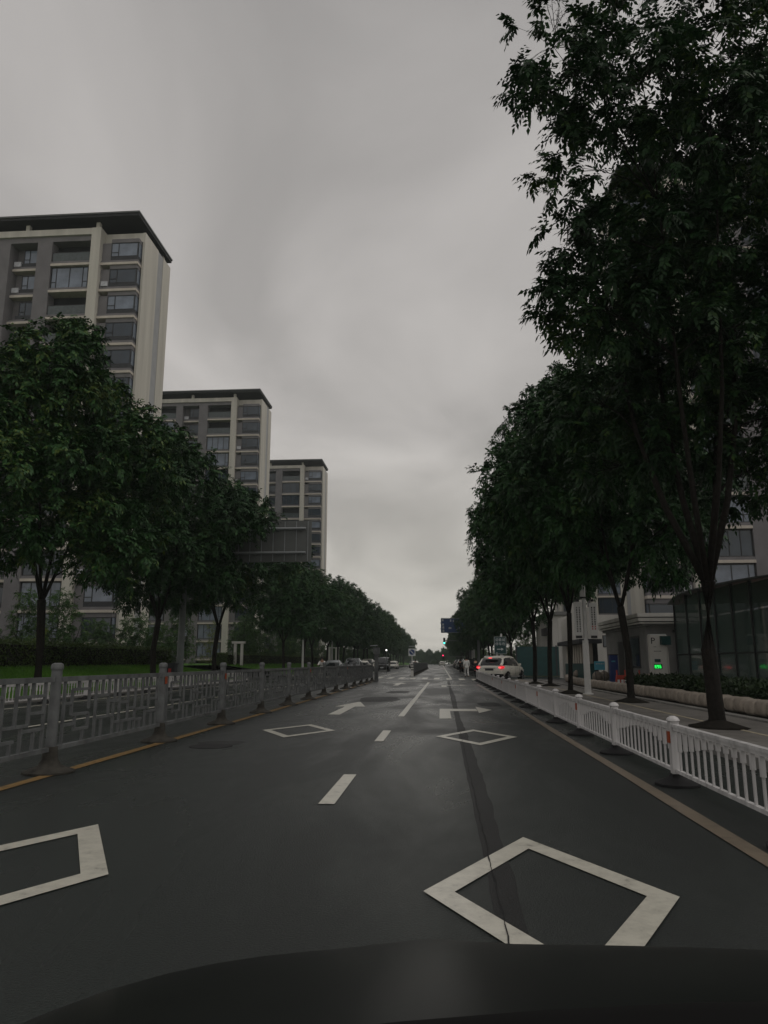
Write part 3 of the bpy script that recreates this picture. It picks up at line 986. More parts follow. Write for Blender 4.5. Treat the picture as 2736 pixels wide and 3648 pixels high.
def bpart(name, t, mat, x0, x1, y0, y1, z0, z1):
    key = (name, mat, round(x1 - x0, 3), round(y1 - y0, 3), round(z1 - z0, 3))
    if key not in BOXES:
        BOXES[key] = MB().span(0, x1 - x0, 0, y1 - y0, 0, z1 - z0).mesh(name, mat)
    return inst(name, BOXES[key], t, (x0, y0, z0))
def tower(label, loc, sx, storeys=15, full=True, seed=1, W=26.0, roof=True):
    """origin at the front corner nearest the road; sx=-1 runs to the left, +1 to the right"""
    r = random.Random(seed)
    t = thing('apartment_tower', label, 'building', loc, 0, 'apartment towers along the road')
    def X(u0, u1):
        return (sx * u0, sx * u1) if sx > 0 else (sx * u1, sx * u0)
    def P(name, mat, u0, u1, y0, y1, z0, z1):
        a, b = X(u0, u1)
        return bpart(name, t, mat, a, b, y0, y1, z0, z1)
    P('wall', 'wall_grey', .26, W, .62, 7.28, 0, 46.9)
    P('end_wall', 'wall_beige', 0, .25, .05, 3.7, 0, 47.15)
    P('end_wall_band', 'wall_band', .05, .25, 3.7, 5.2, 0, 47.15)
    P('end_wall', 'wall_beige', 0, .25, 5.2, 7.3, 0, 47.15)
    P('pier', 'wall_beige', 4.3, 5.3, -1.2, .6, 0, 47.2)
    P('pier', 'wall_beige', 20.6, 21.6, -1.2, .6, 0, 47.2)
    P('beam', 'wall_beige', 5.302, 20.598, -1.15, -.25, 46.5, 47.2)
    P('wall', 'wall_beige', .25, 4.298, .05, .6, 46.07, 47.1)
    P('wall', 'wall_grey', 9.6, 11.2, -.95, .6, 0, 45.9)
    P('wall', 'wall_grey', 14.2, 15.4, -.95, .6, 0, 45.9)
    P('lintel', 'wall_grey', 5.32, 20.58, -.9, .55, 45.92, 46.48)
    if roof:
        P('roof', 'roof_dark', .02, W + 1, -1.9, 7.6, 47.95, 48.25)
        P('roof_edge', 'roof_edge', -.06, W + 1.08, -2.0, 7.7, 48.252, 48.42)
        for u in (4.6, 12.3, 20.9):
            P('roof_post', 'wall_beige', u, u + .4, -.95, -.5, 47.21, 47.94)
        P('roof_post', 'wall_beige', .4, .8, 6.0, 6.5, 47.16, 47.94)
        P('parapet', 'wall_beige', 5.31, 20.59, -.2, .3, 46.91, 47.1)
    for k in range(storeys):
        z = WZ - 3.0 * k
        if z < -.5: break
        # bay next to the corner: ledge, fascia, louvre, window with a side light
        P('ledge', 'ledge', .28, 4.29, -.85, .6, z - .13, z + .13)
        P('fascia', 'wall_grey', .32, 4.28, -.72, .6, z + .132, z + .42)
        P('louvre', 'louver', .36, 3.3, -.66, .6, z + .422, z + .85)
        P('bay_wall', 'wall_grey', 3.302, 4.27, -.6, .6, z + .422, z + 2.45)
        P('bay_head', 'wall_grey', .34, 3.3, -.68, .6, z + 2.45, z + 2.868)
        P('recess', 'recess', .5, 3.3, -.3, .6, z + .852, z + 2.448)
        a, b = X(.42, 3.3)
        lt = r.random() < .25
        window(t, a, b, -.6, z + .86, z + 2.44, ((0.0, .72, False), (.72, 1.0, True)) if sx > 0 else ((0.0, .28, True), (.28, 1.0, False)), lt)
        P('side_light', 'pane_light', .37, .41, -.5, .45, z + .88, z + 2.42)
        # balconies
        for u0, u1 in ((5.32, 9.59), (15.42, 20.58)):
            P('ledge', 'ledge', u0, u1, -1.05, .6, z - .13, z + .13)
            P('fascia', 'wall_grey', u0, u1, -.92, .6, z + .132, z + .42)
            kind = r.random()
            a, b = X(u0 + .25, u1 - .05)
            if k == 0 or kind < .22:
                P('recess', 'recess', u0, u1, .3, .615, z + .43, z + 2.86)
                P('balcony_glass', 'rail_glass', u0 + .05, u1 - .05, -.80, -.76, z + .44, z + 1.45)
                P('balcony_rail', 'frame_dark', u0 + .02, u1 - .02, -.82, -.74, z + 1.45, z + 1.51)
            else:
                P('recess', 'curtain' if kind > .8 else 'recess', u0, u1, -.3, .615, z + .43, z + 2.86)
                if kind < .6:
                    window(t, a, b, -.7, z + .45, z + 2.8, ((0, .25, False), (.25, .5, False), (.5, .75, False), (.75, 1, False)), kind > .45)
                else:
                    window(t, a, b, -.7, z + .45, z + 2.8, ((0, .14, True), (.14, .5, False), (.5, .86, False), (.86, 1, True)), kind > .75)
        # recessed bay
        P('ledge', 'ledge', 11.21, 14.19, -.25, .6, z - .13, z + .13)
        P('fascia', 'wall_grey', 11.22, 14.18, -.12, .6, z + .132, z + .42)
        P('louvre', 'louver', 11.23, 13.5, -.05, .6, z + .422, z + .85)
        a, b = X(11.23, 13.2)
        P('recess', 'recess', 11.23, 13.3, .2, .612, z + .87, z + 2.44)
        window(t, a, b, .1, z + .86, z + 2.44, ((0.0, .33, True), (.33, 1.0, False)), r.random() < .3)
        if r.random() < .55:
            P('air_conditioner', 'curtain', 13.35, 14.1, -.2, .15, z + .45, z + 1.0)
        if r.random() < .35:
            P('air_conditioner', 'curtain', 3.4, 4.1, -.8, -.605, z + .5, z + 1.02)
        P('ledge', 'ledge', 21.61, 25.9, -.85, .6, z - .13, z + .13)
        P('louvre', 'louver', 21.7, 25.8, -.66, .6, z + .3, z + .85)
        a, b = X(21.8, 25.6)
        P('recess', 'recess', 21.8, 25.6, -.3, .6, z + .86, z + 2.44)
        window(t, a, b, -.6, z + .86, z + 2.44, ((0.0, .28, True), (.28, 1.0, False)), False)
    return t
tower('nearest pale grey apartment tower at left with an overhanging dark flat roof', (-30.5, 69.0, -1.2), -1, seed=4)
tower('second apartment tower at left, partly behind the nearest one', (-31.3, 124.6, .5), -1, seed=9)
tower('third and smallest looking apartment tower at left behind the sign board', (-27.3, 169.7, 0.0), -1, seed=14)
tower('apartment tower behind the gatehouse on the right, seen through the trees', (17.6, 66.5, -.4), 1, seed=23)
tower('farther apartment tower on the right mostly hidden by tree crowns', (19.0, 118.0, -2.0), 1, seed=31)

# ================================================================== LEFT MEDIAN FENCE (grey lattice)
FX = -4.7
fence = thing('median_fence', 'grey metal median fence with lattice panels along the left of the lanes', 'fence', (FX, 0, 0))
pm = MB().lathe([(.064, 0.2), (.064, 1.2)], 10).mesh('post', 'fence_grey', True, 40)
cap = MB().lathe([(.066, 0), (.076, .015), (.076, .05), (.066, .075), (.035, .09)], 10).mesh('post_cap', 'fence_grey', True, 40)
foot = MB().lathe([(.30, 0.0), (.30, .022), (.22, .05), (.13, .09), (.095, .15), (.082, .28), (.078, .30)], 12).mesh('foot', 'foot_dusty', True, 50)
refl = MB().box((0, 0, 0), (.02, .06, .12)).mesh('reflector', 'reflector')
SP = 3.56
PY = [5.42 + SP * i for i in range(14)]
BAR = 0.034
def pat(seed):
    """lattice bars of a panel in (y, z) units, y 0..1"""
    zb, zt = .30, 1.06
    B = []
    def v(y, a, b): B.append(('v', y, a, b))
    def h(z, a, b): B.append(('h', z, a, b))
    H = zt - zb
    q = lambda f: zb + H * f
    for y in (.04, .30, .53, .70, .96): v(y, zb, zt)
    v(.10, q(.45), q(.86)); v(.24, q(.52), q(1)); h(q(.86), .10, .24); h(q(.45), .10, .24); h(q(.64), .04, .10)
    v(.15, q(.86), q(1)); v(.13, q(.18), q(.45)); h(q(.30), .04, .13); v(.20, q(0), q(.2)); h(q(.2), .13, .24); v(.24, q(.2), q(.45))
    h(q(.72), .30, .42); v(.42, q(.34), q(1)); h(q(.34), .30, .47); v(.36, q(0), q(.34)); v(.47, q(0), q(.60)); h(q(.60), .42, .53); v(.36, q(.72), q(1)); v(.48, q(.60), q(1))
    h(q(.20), .47, .53); h(q(.55), .53, .62); v(.62, q(.2), q(.82)); h(q(.82), .53, .70); h(q(.2), .56, .70); v(.57, q(0), q(.2)); v(.58, q(.82), q(1)); v(.65, q(0), q(.2)); v(.64, q(.82), q(1)); h(q(.42), .62, .70)
    v(.78, q(.38), q(1)); h(q(.38), .70, .86); v(.86, q(.38), q(.8)); h(q(.8), .78, .96); v(.82, q(0), q(.38)); h(q(.18), .70, .78); v(.76, q(0), q(.18)); h(q(.55), .86, .96); v(.90, q(0), q(.3)); h(q(.3), .82, .96); v(.88, q(.8), q(1)); v(.83, q(.8), q(1))
    return B
BARS = pat(0)
bar_cache = {}
def bar_mesh(kind, ln):
    k = (kind, round(ln, 3))
    if k not in bar_cache:
        m = MB()
        if kind == 'v':
            m.box((0, 0, ln / 2), (.032, BAR, ln))
        else:
            m.box((0, ln / 2, 0), (.028, ln, BAR))
        bar_cache[k] = m.mesh('bar', 'fence_grey')
    return bar_cache[k]
def lattice_panel(parent, y0, y1, single, x=0.0):
    p = MB()
    p.span(x - .03, x + .03, y0 + .09, y1 - .09, 1.06, 1.12)
    p.span(x - .028, x + .028, y0 + .09, y1 - .09, .25, .30)
    o = p.build('panel_rails', 'fence_grey', parent)
    ln = y1 - y0 - .2
    yy = lambda f: y0 + .1 + f * ln
    if single:
        for kind, a, b, c in BARS:
            if kind == 'v':
                inst('bar', bar_mesh('v', c - b), o, (x, yy(a), b))
            else:
                inst('bar', bar_mesh('h', (c - b) * ln), o, (x, yy(b), a))
    else:
        m = MB()
        for kind, a, b, c in BARS:
            if kind == 'v':
                m.span(x - .016, x + .016, yy(a) - BAR / 2, yy(a) + BAR / 2, b, c)
            else:
                m.span(x - .014, x + .014, yy(b), yy(c), a - BAR / 2, a + BAR / 2)
        m.build('bars', 'fence_grey', o)['kind'] = 'stuff'
    return o
for i, y in enumerate(PY):
    po = inst('post', pm, fence, (0, y, 0))
    inst('post_cap', cap, po, (0, 0, 1.2))
    inst('foot', foot, po, (0, 0, 0.002))
    if i in (2, 3, 6, 9):
        inst('reflector', refl, po, (.072, -.02, 1.0))
    if i + 1 < len(PY):
        lattice_panel(fence, y, PY[i + 1], i < 5)
# the median fence starts again beyond the crossing
fence2 = thing('median_fence', 'grey median fence starting again beyond the crossing behind the no parking sign', 'fence', (-2.65, 0, 0))
for i in range(24):
    y = 70.5 + SP * i
    po = inst('post', pm, fence2, (0, y, 0))
    inst('foot', foot, po, (0, 0, 0.002))
    if i < 23:
        lattice_panel(fence2, y, y + SP, False)

# ================================================================== WHITE BALUSTER FENCES
wp = MB().span(-.048, .048, -.048, .048, .06, .66).mesh('post', 'fence_white')
wcap = MB().lathe([(.055, 0), (.072, .01), (.072, .022), (.055, .045), (.025, .062)], 12).mesh('post_cap', 'fence_white', True, 40)
wfoot = MB().lathe([(.24, 0), (.24, .025), (.16, .05), (.09, .085), (.07, .12)], 10).mesh('foot', 'rubber', True, 50)
wbase = MB().span(-.06, .06, -.06, .06, 0.03, .12).mesh('post_base', 'rubber')
NB = 14
bal_cache = {}
def bal_mesh(top):
    k = round(top, 3)
    if k not in bal_cache:
        m = MB()
        m.span(-.010, .010, -.012, .012, .17, .57)
        m.span(-.018, .018, -.02, .02, .57 - top, .575)
        bal_cache[k] = m.mesh('baluster', 'fence_white')
    return bal_cache[k]
def white_panel(parent, y0, y1, single, x0=0.0):
    p = MB()
    p.span(x0 - .022, x0 + .022, y0 + .056, y1 - .056, .575, .605)
    p.span(x0 - .032, x0 + .032, y0 + .056, y1 - .056, .608, .64)
    p.span(x0 - .022, x0 + .022, y0 + .056, y1 - .056, .135, .17)
    o = p.build('panel_rails', 'fence_white', parent)
    m = MB()
    for k in range(NB):
        f = (k + .5) / NB
        tp = round(.06 + .17 * abs(2 * f - 1) ** 1.3, 2)
        y = y0 + .08 + f * (y1 - y0 - .16)
        if single:
            inst('baluster', bal_mesh(tp), o, (x0, y, 0))
        else:
            m.span(x0 - .010, x0 + .010, y - .012, y + .012, .17, .57).span(x0 - .018, x0 + .018, y - .02, y + .02, .57 - tp, .5755)
    if not single:
        m.build('balusters', 'fence_white', o)['kind'] = 'stuff'
    return o
def white_fence(label, x, ys, nsingle, feet=True):
    t = thing('roadside_fence', label, 'fence', (x, 0, 0))
    for i, y in enumerate(ys):
        po = inst('post', wp, t, (0, y, 0))
        inst('post_cap', wcap, po, (0, 0, .66))
        if feet:
            inst('foot', wfoot, po, (0, 0, 0.002))
            inst('post_base', wbase, po)
        if i % 2 == 1 and i < 12:
            inst('reflector', refl, po, (-.059, -.0, .5))
        if i + 1 < len(ys):
            white_panel(t, y, ys[i + 1], i < nsingle)
    return t
wf = white_fence('white metal baluster fence along the right edge of the road', 2.52, [5.78 + 2.82 * i for i in range(18)], 17)
white_fence('low white fence on the far side of the opposite carriageway', -12.75, [4.0 + 2.82 * i for i in range(17)], 0)

# ================================================================== SIGN STRUCTURES, POLES, LAMPS
t = thing('sign_gantry', 'grey steel cantilever pole carrying a large road sign seen from behind', 'sign', (-14.3, 40.6, 0.5))
MB().tube([(0, 0, -.4), (0, 0, 4.5), (0, 0, 9.1)], [.2, .17, .14], 14).build('pole', 'pole_grey', t, smooth=True, ang=50)
MB().lathe([(.32, 0), (.32, .04), (.2, .05)], 12).build('base_plate', 'pole_grey', t, smooth=False)
for z in (8.17, 6.8):
    MB().tube([(0, 0, z), (3.5, 0, z), (6.85, 0, z)], [.085, .08, .075], 10).build('arm', 'arm_steel', t, smooth=True, ang=50)
b = MB().span(2.1, 7.15, .16, .19, 6.3, 8.65).build('sign_board', 'board_back', t)
for i in range(8):
    MB().span(2.3 + i * .66, 2.34 + i * .66, .12, .16, 6.35, 8.6).build('stiffener', 'arm_steel', b)
for z in (8.17, 6.8):
    for i in range(4):
        MB().span(2.6 + i * 1.3, 2.7 + i * 1.3, .02, .158, z - .12, z + .12).build('clamp', 'pole_grey', b)

def lamp_arm(sgn, L=2.0, rise=1.35):
    return [(0, 0, 9.0), (sgn * .12, 0, 9.5), (sgn * .5, 0, 10.2), (sgn * 1.1, 0, 10.65), (sgn * L, 0, 10.0 + rise)]
t = thing('street_lamp', 'white street lamp with two long text banners between the right hand trees', 'street lamp', (5.46, 28.87, 0.12), 0)
MB().tube([(0, 0, 0), (0, 0, 1.98)], [.125, .115], 12).build('pole', 'pole_white', t, smooth=True, ang=50)
MB().tube([(0.02, 0, 1.98), (.02, 0, 9.9)], [.075, .05], 10).build('upper_pole', 'pole_white', t, smooth=True, ang=50)
MB().lathe([(.2, 0), (.2, .03), (.15, .05)], 10).build('base_plate', 'pole_white', t)
for s in (-1, 1):
    a = MB().tube(lamp_arm(s, 1.75), [.05, .045, .04, .035, .03], 8).build('arm', 'pole_white', t, smooth=True)
    MB().box((s * 2.05, 0, 11.42), (.75, .2, .09)).build('lamp_head', 'pole_white', a)
for k, x in enumerate((-.24, .32)):
    bn = MB().span(x - .14, x + .14, -.13, -.09, 2.16 + .0, 3.42 - .04 * k).build('banner', 'pole_white', t)
    m, m2 = MB(), MB()
    rgl = random.Random(k)
    for c in (-.05, .05):
        for j in range(11 - k):
            zz = 3.22 - j * .088
            tgt = m2 if (k == 1 and j >= 8) else m
            for q in range(3):                          # small brush-like strokes: the columns of script are too small to read
                tgt.span(x + c - .026, x + c + .026, -.134, -.1305, zz - q * .022 - .006, zz - q * .022 + .006)
            tgt.span(x + c + rgl.uniform(-.02, .01), x + c + rgl.uniform(.012, .022), -.1345, -.1310, zz - .055, zz + .01)
    m.build('banner_text', 'letter_dark', bn)
    if m2.v:
        m2.build('banner_text', 'letter_red', bn)
    MB().span(x - .11, x + .11, -.12, -.02, 2.06, 2.155).build('banner_clamp', 'frame_dark', bn)
    MB().span(x - .05, x + .05, -.12, -.02, 3.43, 3.52).build('banner_clamp', 'frame_dark', bn)
cmh = MB().span(-.12, .02, -.2, .02, 3.62, 3.86).build('camera_box', 'pole_white', t)
MB().span(-.14, .09, -.12, .0, 3.56, 3.615).build('camera_bracket', 'frame_dark', t)

def plain_lamp(label, x, y, h, side, z=0.12, banner=False):
    t = thing('street_lamp', label, 'street lamp', (x, y, z), 0)
    MB().tube([(0, 0, 0), (0, 0, h * .5), (0, 0, h)], [.12, .1, .07], 10).build('pole', 'pole_white', t, smooth=True, ang=50)
    a = MB().tube([(0, 0, h * .93), (side * .5, 0, h * .95), (side * 1.6, 0, h * .99)], [.05, .045, .04], 8).build('arm', 'pole_white', t, smooth=True)
    MB().box((side * 1.9, 0, h), (.9, .22, .09)).build('lamp_head', 'pole_white', a)
    if banner:
        MB().span(.15, .5, -.05, 0, 1.9, 3.4).build('banner', 'pole_white', t)
    return t
plain_lamp('white lamp post behind the green car park sign', 6.05, 76, 7.0, 1)
plain_lamp('small white banner lamp post left of the green car park sign', 5.6, 135, 6.0, 1, banner=True)
plain_lamp('slim white lamp post on the left bank below the small trees', -14.0, 76, 4.4, 1, .3)
plain_lamp('slim white lamp post on the left beside the parked sedan', -13.9, 96, 4.0, -1, .3)

# car park direction sign
t = thing('parking_sign', 'dark green car park direction sign with a right arrow on white posts', 'sign', (4.9, 62.5, 0.0))
for x in (-.28,):
    MB().tube([(x, 0, 0), (x, 0, 2.1)], .045, 8).build('post', 'pole_white', t, smooth=True, ang=50)
MB().tube([(.12, 0.12, 0), (.12, 0.12, 3.6)], .075, 8).build('post', 'pole_white', t, smooth=True, ang=50)
bd = MB().span(-.44, .46, -.03, .03, 1.98, 3.30).build('board', 'sign_green', t)
fr = MB()
fr.span(-.47, .49, -.04, .04, 3.30, 3.35).span(-.47, .49, -.04, .04, 1.93, 1.98).span(-.49, -.44, -.042, .042, 1.95, 3.33).span(.46, .51, -.042, .042, 1.95, 3.33)
fr.build('board_frame', 'sign_grey', t)
for s, z in (('迎春城', 3.07), ('停车场', 2.74)):
    inst('lettering', text_mesh(s, .27, 'letter_white'), bd, (.01, -.036, z), rot=(R(90), 0, 0))
MB().prism_y([(-.26, 2.30), (.08, 2.30), (.08, 2.21), (.27, 2.33), (.08, 2.45), (.08, 2.36), (-.26, 2.36)], -.036, -.031).build('arrow', 'letter_white', bd)

# blue overhead direction sign
t = thing('direction_sign', 'blue overhead direction sign half hidden by trees on the right', 'sign', (5.2, 104, 0))
MB().tube([(0, 0, 0), (0, 0, 7.4)], [.18, .14], 10).build('pole', 'pole_grey', t, smooth=True, ang=50)
for z in (6.6, 5.8):
    MB().tube([(0, 0, z), (-5.2, 0, z)], .07, 8).build('arm', 'arm_steel', t, smooth=True, ang=50)
bd = MB().span(-5.05, -1.3, -.18, -.12, 5.3, 7.2).build('board', 'sign_blue', t)
fr = MB()
fr.span(-5.1, -1.25, -.2, -.1, 7.2, 7.26).span(-5.1, -1.25, -.2, -.1, 5.24, 5.3).span(-5.11, -5.05, -.201, -.101, 5.25, 7.25).span(-1.3, -1.24, -.201, -.101, 5.25, 7.25)
fr.build('board_frame', 'sign_grey', t)
# the lettering on it is too far away to read: marks of the same size and place
mk = MB()
for x, z, w, h in ((-4.85, 6.98, .26, .26), (-4.8, 6.4, .24, .3), (-4.77, 5.98, .28, .32), (-4.77, 5.55, .28, .3), (-3.75, 6.93, .2, .3), (-3.35, 6.88, .2, .3), (-2.98, 6.8, .34, .18), (-3.85, 5.9, .4, .25), (-2.9, 5.8, .2, .3), (-2.55, 5.9, .24, .3)):
    for q in range(3):
        mk.span(x - w / 2, x + w / 2, -.19, -.181, z - h / 2 + q * h / 3, z - h / 2 + q * h / 3 + h / 5)
    mk.span(x - w * .12, x + w * .12, -.192, -.182, z - h / 2, z + h / 2)
mk.build('lettering', 'letter_white', bd)

def signal(label, x, y, z, mat, px):
    t = thing('traffic_light', label, 'traffic light', (px, y, 0))
    MB().tube([(0, 0, 0), (0, 0, z + .5)], [.12, .09], 10).build('pole', 'pole_grey', t, smooth=True, ang=50)
    MB().tube([(0, 0, z + .25), (x - px, 0, z + .25)], .055, 8).build('arm', 'pole_grey', t, smooth=True, ang=50)
    h = MB().span(x - px - .2, x - px + .2, -.18, .08, z - .45, z + .75).build('housing', 'frame_dark', t)
    for k in range(3):
        lit = (k == 0 and mat == 'signal_green') or (k == 2 and mat == 'signal_red')
        l = MB().lathe([(.15, 0), (.15, .02), (.08, .05)], 12)
        inst('lens', l.mesh('lens', mat if lit else 'louver', True, 40), h, (x - px, -.182, z - .2 + k * .38), rot=(R(90), 0, 0))
    return t
signal('traffic light showing green below the blue sign', .72, 140, 4.95, 'signal_green', 5.4)
signal('far traffic light showing red at the end of the road', .62, 190, 2.35, 'signal_red', 5.6)

# end post of the grey fence with box and white panel
t = thing('warning_post', 'grey post with a box and tilted white panel at the end of the grey fence', 'post', (-4.42, 51.9, 0))
MB().span(-.13, .13, -.13, .13, 0, 1.85).build('post', 'fence_grey', t)
MB().span(-.21, .21, -.2, .2, 1.85, 2.28).build('box', 'fence_grey', t)
MB().box((0.0, 0, 2.42), (.5, .35, .03), 0, 0).build('panel', 'panel_solar', t).rotation_euler = (0, R(-4), 0)
MB().span(-.02, .02, -.02, .02, 2.281, 2.40).build('bracket', 'frame_dark', t)

t = thing('no_parking_sign', 'white square sign with a blue no parking disc on a striped post', 'sign', (-2.62, 69.4, 0))
MB().span(-.12, .12, -.1, .1, 0, 1.15).build('post', 'concrete_white', t)
for z in (.55, .78, 1.0):
    MB().span(-.122, .122, -.102, .102, z, z + .09).build('stripe', 'letter_dark', t)
MB().tube([(0, 0, 1.15), (0, 0, 1.95)], .05, 8).build('post_top', 'pole_white', t, smooth=True, ang=50)
bd = MB().span(-.32, .32, -.16, -.12, 1.85, 2.5).build('board', 'letter_white', t)
dk = MB().lathe([(.25, 0), (.25, .01)], 20)
inst('disc', dk.mesh('disc', 'sign_blue'), bd, (0, -.162, 2.19), rot=(R(90), 0, 0))
br = MB().box((0, 0, 0), (.06, .006, .42))
inst('disc_bar', br.mesh('disc_bar', 'letter_white'), bd, (0, -.176, 2.19), rot=(0, R(-45), 0))
MB().box((0, 0, 2.72), (.6, .4, .03)).build('panel', 'panel_solar', t)
MB().span(-.02, .02, -.02, .02, 2.5, 2.7).build('bracket', 'frame_dark', t)

t = thing('garden_portal', 'white two post garden portal standing before the hedge', 'portal', (-18.9, 69.5, .95))
for x in (-.32, .32):
    MB().span(x - .12, x + .12, -.12, .12, 0, 2.05).build('post', 'concrete_white', t)
MB().span(-.62, .62, -.2, .2, 2.05, 2.25).build('beam', 'concrete_white', t)
t = thing('garden_portal', 'pale two post garden portal beyond the crossing behind the cars', 'portal', (-17.5, 122, .9))
for x in (-.7, .7):
    MB().span(x - .3, x + .3, -.15, .15, 0, 2.6).build('post', 'concrete_white', t)
MB().span(-1.1, 1.1, -.2, .2, 2.6, 2.75).build('beam', 'concrete_white', t)
t = thing('litter_bin', 'dark litter bin standing beside the steel sign pole', 'bin', (-13.95, 38.3, .17))
MB().span(-.28, .28, -.22, .22, 0.04, 1.0).build('body', 'bin_dark', t)
MB().span(-.32, .32, -.26, .26, 1.0, 1.08).build('lid', 'bin_dark', t)
MB().span(-.05, .1, -.235, -.222, .6, .8).build('label_plate', 'letter_red', t)

# ================================================================== RIGHT: stones, totem, gatehouse, glass entrance
sm = []
for s in range(4):
    r = random.Random(s)
    rings = []
    n = 14
    for i in range(9):
        u = -1 + 2 * i / 8
        k = (1 - abs(u) ** 3.2) ** (1 / 2.4) if abs(u) < 1 else 0.05
        rings.append([(.20 * math.copysign(abs(math.cos(2 * PI * j / n)) ** .7, math.cos(2 * PI * j / n)) * (.75 + .25 * k), u * .30, .185 + .185 * math.copysign(abs(math.sin(2 * PI * j / n)) ** .6, math.sin(2 * PI * j / n)) * (.62 + .38 * k)) for j in range(n)])
    sm.append(MB().loft(rings).mesh('stone', 'stone', True, 60))
t = thing('stone_edging', 'row of rounded stone blocks edging the planting bed on the right', 'stone wall', (7.05, 0, 0.13))
for i in range(70):
    y = 10.5 + i * .605
    x = 0 if y < 36 else (y - 36) ** 2 * .006
    inst('stone', sm[i % 4], t, (x, y, rr.uniform(-.02, .01)), rr.uniform(-.04, .04) + (PI if i % 3 == 0 else 0))
ballm = MB().lathe([(.05, -.30), (.2, -.24), (.29, -.1), (.31, 0.0), (.29, .12), (.22, .22), (.12, .29), (.02, .31)], 14).mesh('ball', 'stone', True)
bpm = MB().lathe([(.2, 0), (.2, .07), (.14, .09)], 12).mesh('plinth', 'stone', True, 40)
for (x, y, lb) in ((9.7, 46, 'stone ball bollard nearest the blue notice board'), (8.9, 44, 'stone ball bollard left of the pair before the notice board'), (10.6, 47.5, 'stone ball bollard behind the others before the notice board'), (9.35, 35.3, 'pale stone ball beside the parking totem'), (9.3, 52.5, 'stone ball bollard behind the forked tree'), (8.0, 71.5, 'stone ball bollard on the grass right of the white car')):
    b = thing('stone_ball', lb, 'bollard', (x, y, .11), 0, 'stone ball bollards')
    inst('ball', ballm, b, (0, 0, .36))
    inst('plinth', bpm, b)

# parking totem
t = thing('parking_totem', 'white parking totem with a black P and a green lit number display', 'sign', (8.98, 32.0, .12))
prof = [(-.36, -.12), (-.30, -.16), (.30, -.16), (.36, -.12), (.36, .12), (.30, .16), (-.30, .16), (-.36, .12)]
body = MB().prism(prof, 0, 2.28).build('body', 'concrete_white', t)
MB().prism([(a * .94, b * .9) for a, b in prof], 2.28, 2.31).build('top_cap', 'letter_white', t)
MB().span(.37, .40, -.1, .1, .05, 2.25).build('side_trim', 'concrete_white', t)
inst('lettering', text_mesh('P', .36, 'letter_dark', .004), body, (-.22, -.166, 2.03), rot=(R(90), 0, 0))
MB().span(-.20, .04, -.168, -.160, 1.18, 1.30).build('display_window', 'sign_green', body)
SEG = {'8': 'abcdefg', '9': 'abcdfg', '6': 'acdefg'}
def segs(ch, x, z, s, m):
    w, h, b = s * .5, s, s * .13
    for q in SEG[ch]:
        if q == 'a': m.span(x, x + w, -.174, -.168, z + h - b, z + h)
        if q == 'd': m.span(x, x + w, -.174, -.168, z, z + b)
        if q == 'g': m.span(x, x + w, -.174, -.168, z + h / 2 - b / 2, z + h / 2 + b / 2)
        if q == 'f': m.span(x, x + b, -.1745, -.1685, z + h / 2, z + h - b * .2)
        if q == 'b': m.span(x + w - b, x + w, -.1745, -.1685, z + h / 2, z + h - b * .2)
        if q == 'e': m.span(x, x + b, -.1745, -.1685, z + b * .2, z + h / 2)
        if q == 'c': m.span(x + w - b, x + w, -.1745, -.1685, z + b * .2, z + h / 2)
m = MB()
for i, ch in enumerate('896'):
    segs(ch, -.21 + i * .095, .93, .13, m)
m.build('led_digits', 'led_green', body)
MB().span(-.235, .09, -.168, -.161, .90, 1.10).build('led_panel', 'letter_dark', body)
m = MB()
for i in range(6):
    m.span(-.2 + i * .05, -.17 + i * .05, -.166, -.161, 1.60, 1.63)
for i in range(3):
    m.span(-.2 + i * .04, -.18 + i * .04, -.166, -.161, 1.78, 1.81)
m.build('small_print', 'louver', body)
MB().box((.28, -.2, 2.05), (.40, .16, .36), R(12)).build('notice_plate', 'sign_green', t)

# red and white barrier behind it
for i, (x, lb) in enumerate(((7.75, 'red barrier left of the parking totem behind the trunk'), (8.35, 'red barrier close to the parking totem'))):
    t = thing('barrier', lb, 'barrier', (x, 33.4, .12), 0, 'red traffic barriers by the totem')
    MB().prism_y([(-.26, 0), (.26, 0), (.24, .2), (.2, .62), (-.2, .62), (-.24, .2)], -.12, .12).build('body', 'barrier_red', t)
    for dx in (-.14, .02, .15):
        MB().span(dx - .05, dx + .05, -.124, -.1205, .12, .44).build('reflective_panel', 'letter_white', t)
    MB().span(-.2, -.15, -.03, .03, .62, .84).build('handle', 'barrier_red', t)
    MB().span(.15, .2, -.03, .03, .62, .84).build('handle', 'barrier_red', t)

# gatehouse with white banded cornice
t = thing('gatehouse', 'low grey gatehouse with a white banded cornice behind the parking totem', 'gatehouse', (9.62, 37.0, .1))
MB().span(.35, 9.0, .35, 9.2, 0, 2.9).build('wall', 'concrete_grey', t)
MB().span(.2, 9.0, .2, 9.4, 2.9, 3.02).build('soffit', 'concrete_grey', t)
for k, (o, z0, z1) in enumerate(((0, 3.02, 3.10), (-.06, 3.14, 3.30), (-.10, 3.345, 3.52))):
    MB().span(o, 1.9, o, 9.4 - o, z0, z1).build('cornice', 'concrete_white', t)
MB().span(.06, 1.8, .06, 9.3, 3.02, 3.50).build('cornice_core', 'louver', t)
w = MB().span(.33, .36, 1.6, 3.4, .9, 2.5).build('window', 'frame_dark', t)
MB().span(.31, .325, 1.7, 3.3, 1.0, 2.4).build('pane', 'pane', w)
w = MB().span(.33, .36, 5.0, 6.2, 0, 2.3).build('door', 'frame_dark', t)
MB().span(.7, 1.35, .32, .345, 1.6, 2.3).build('plaque', 'louver', t)
MB().span(1.62, 1.78, .2, .34, 2.6, 2.72).build('security_camera', 'frame_dark', t)
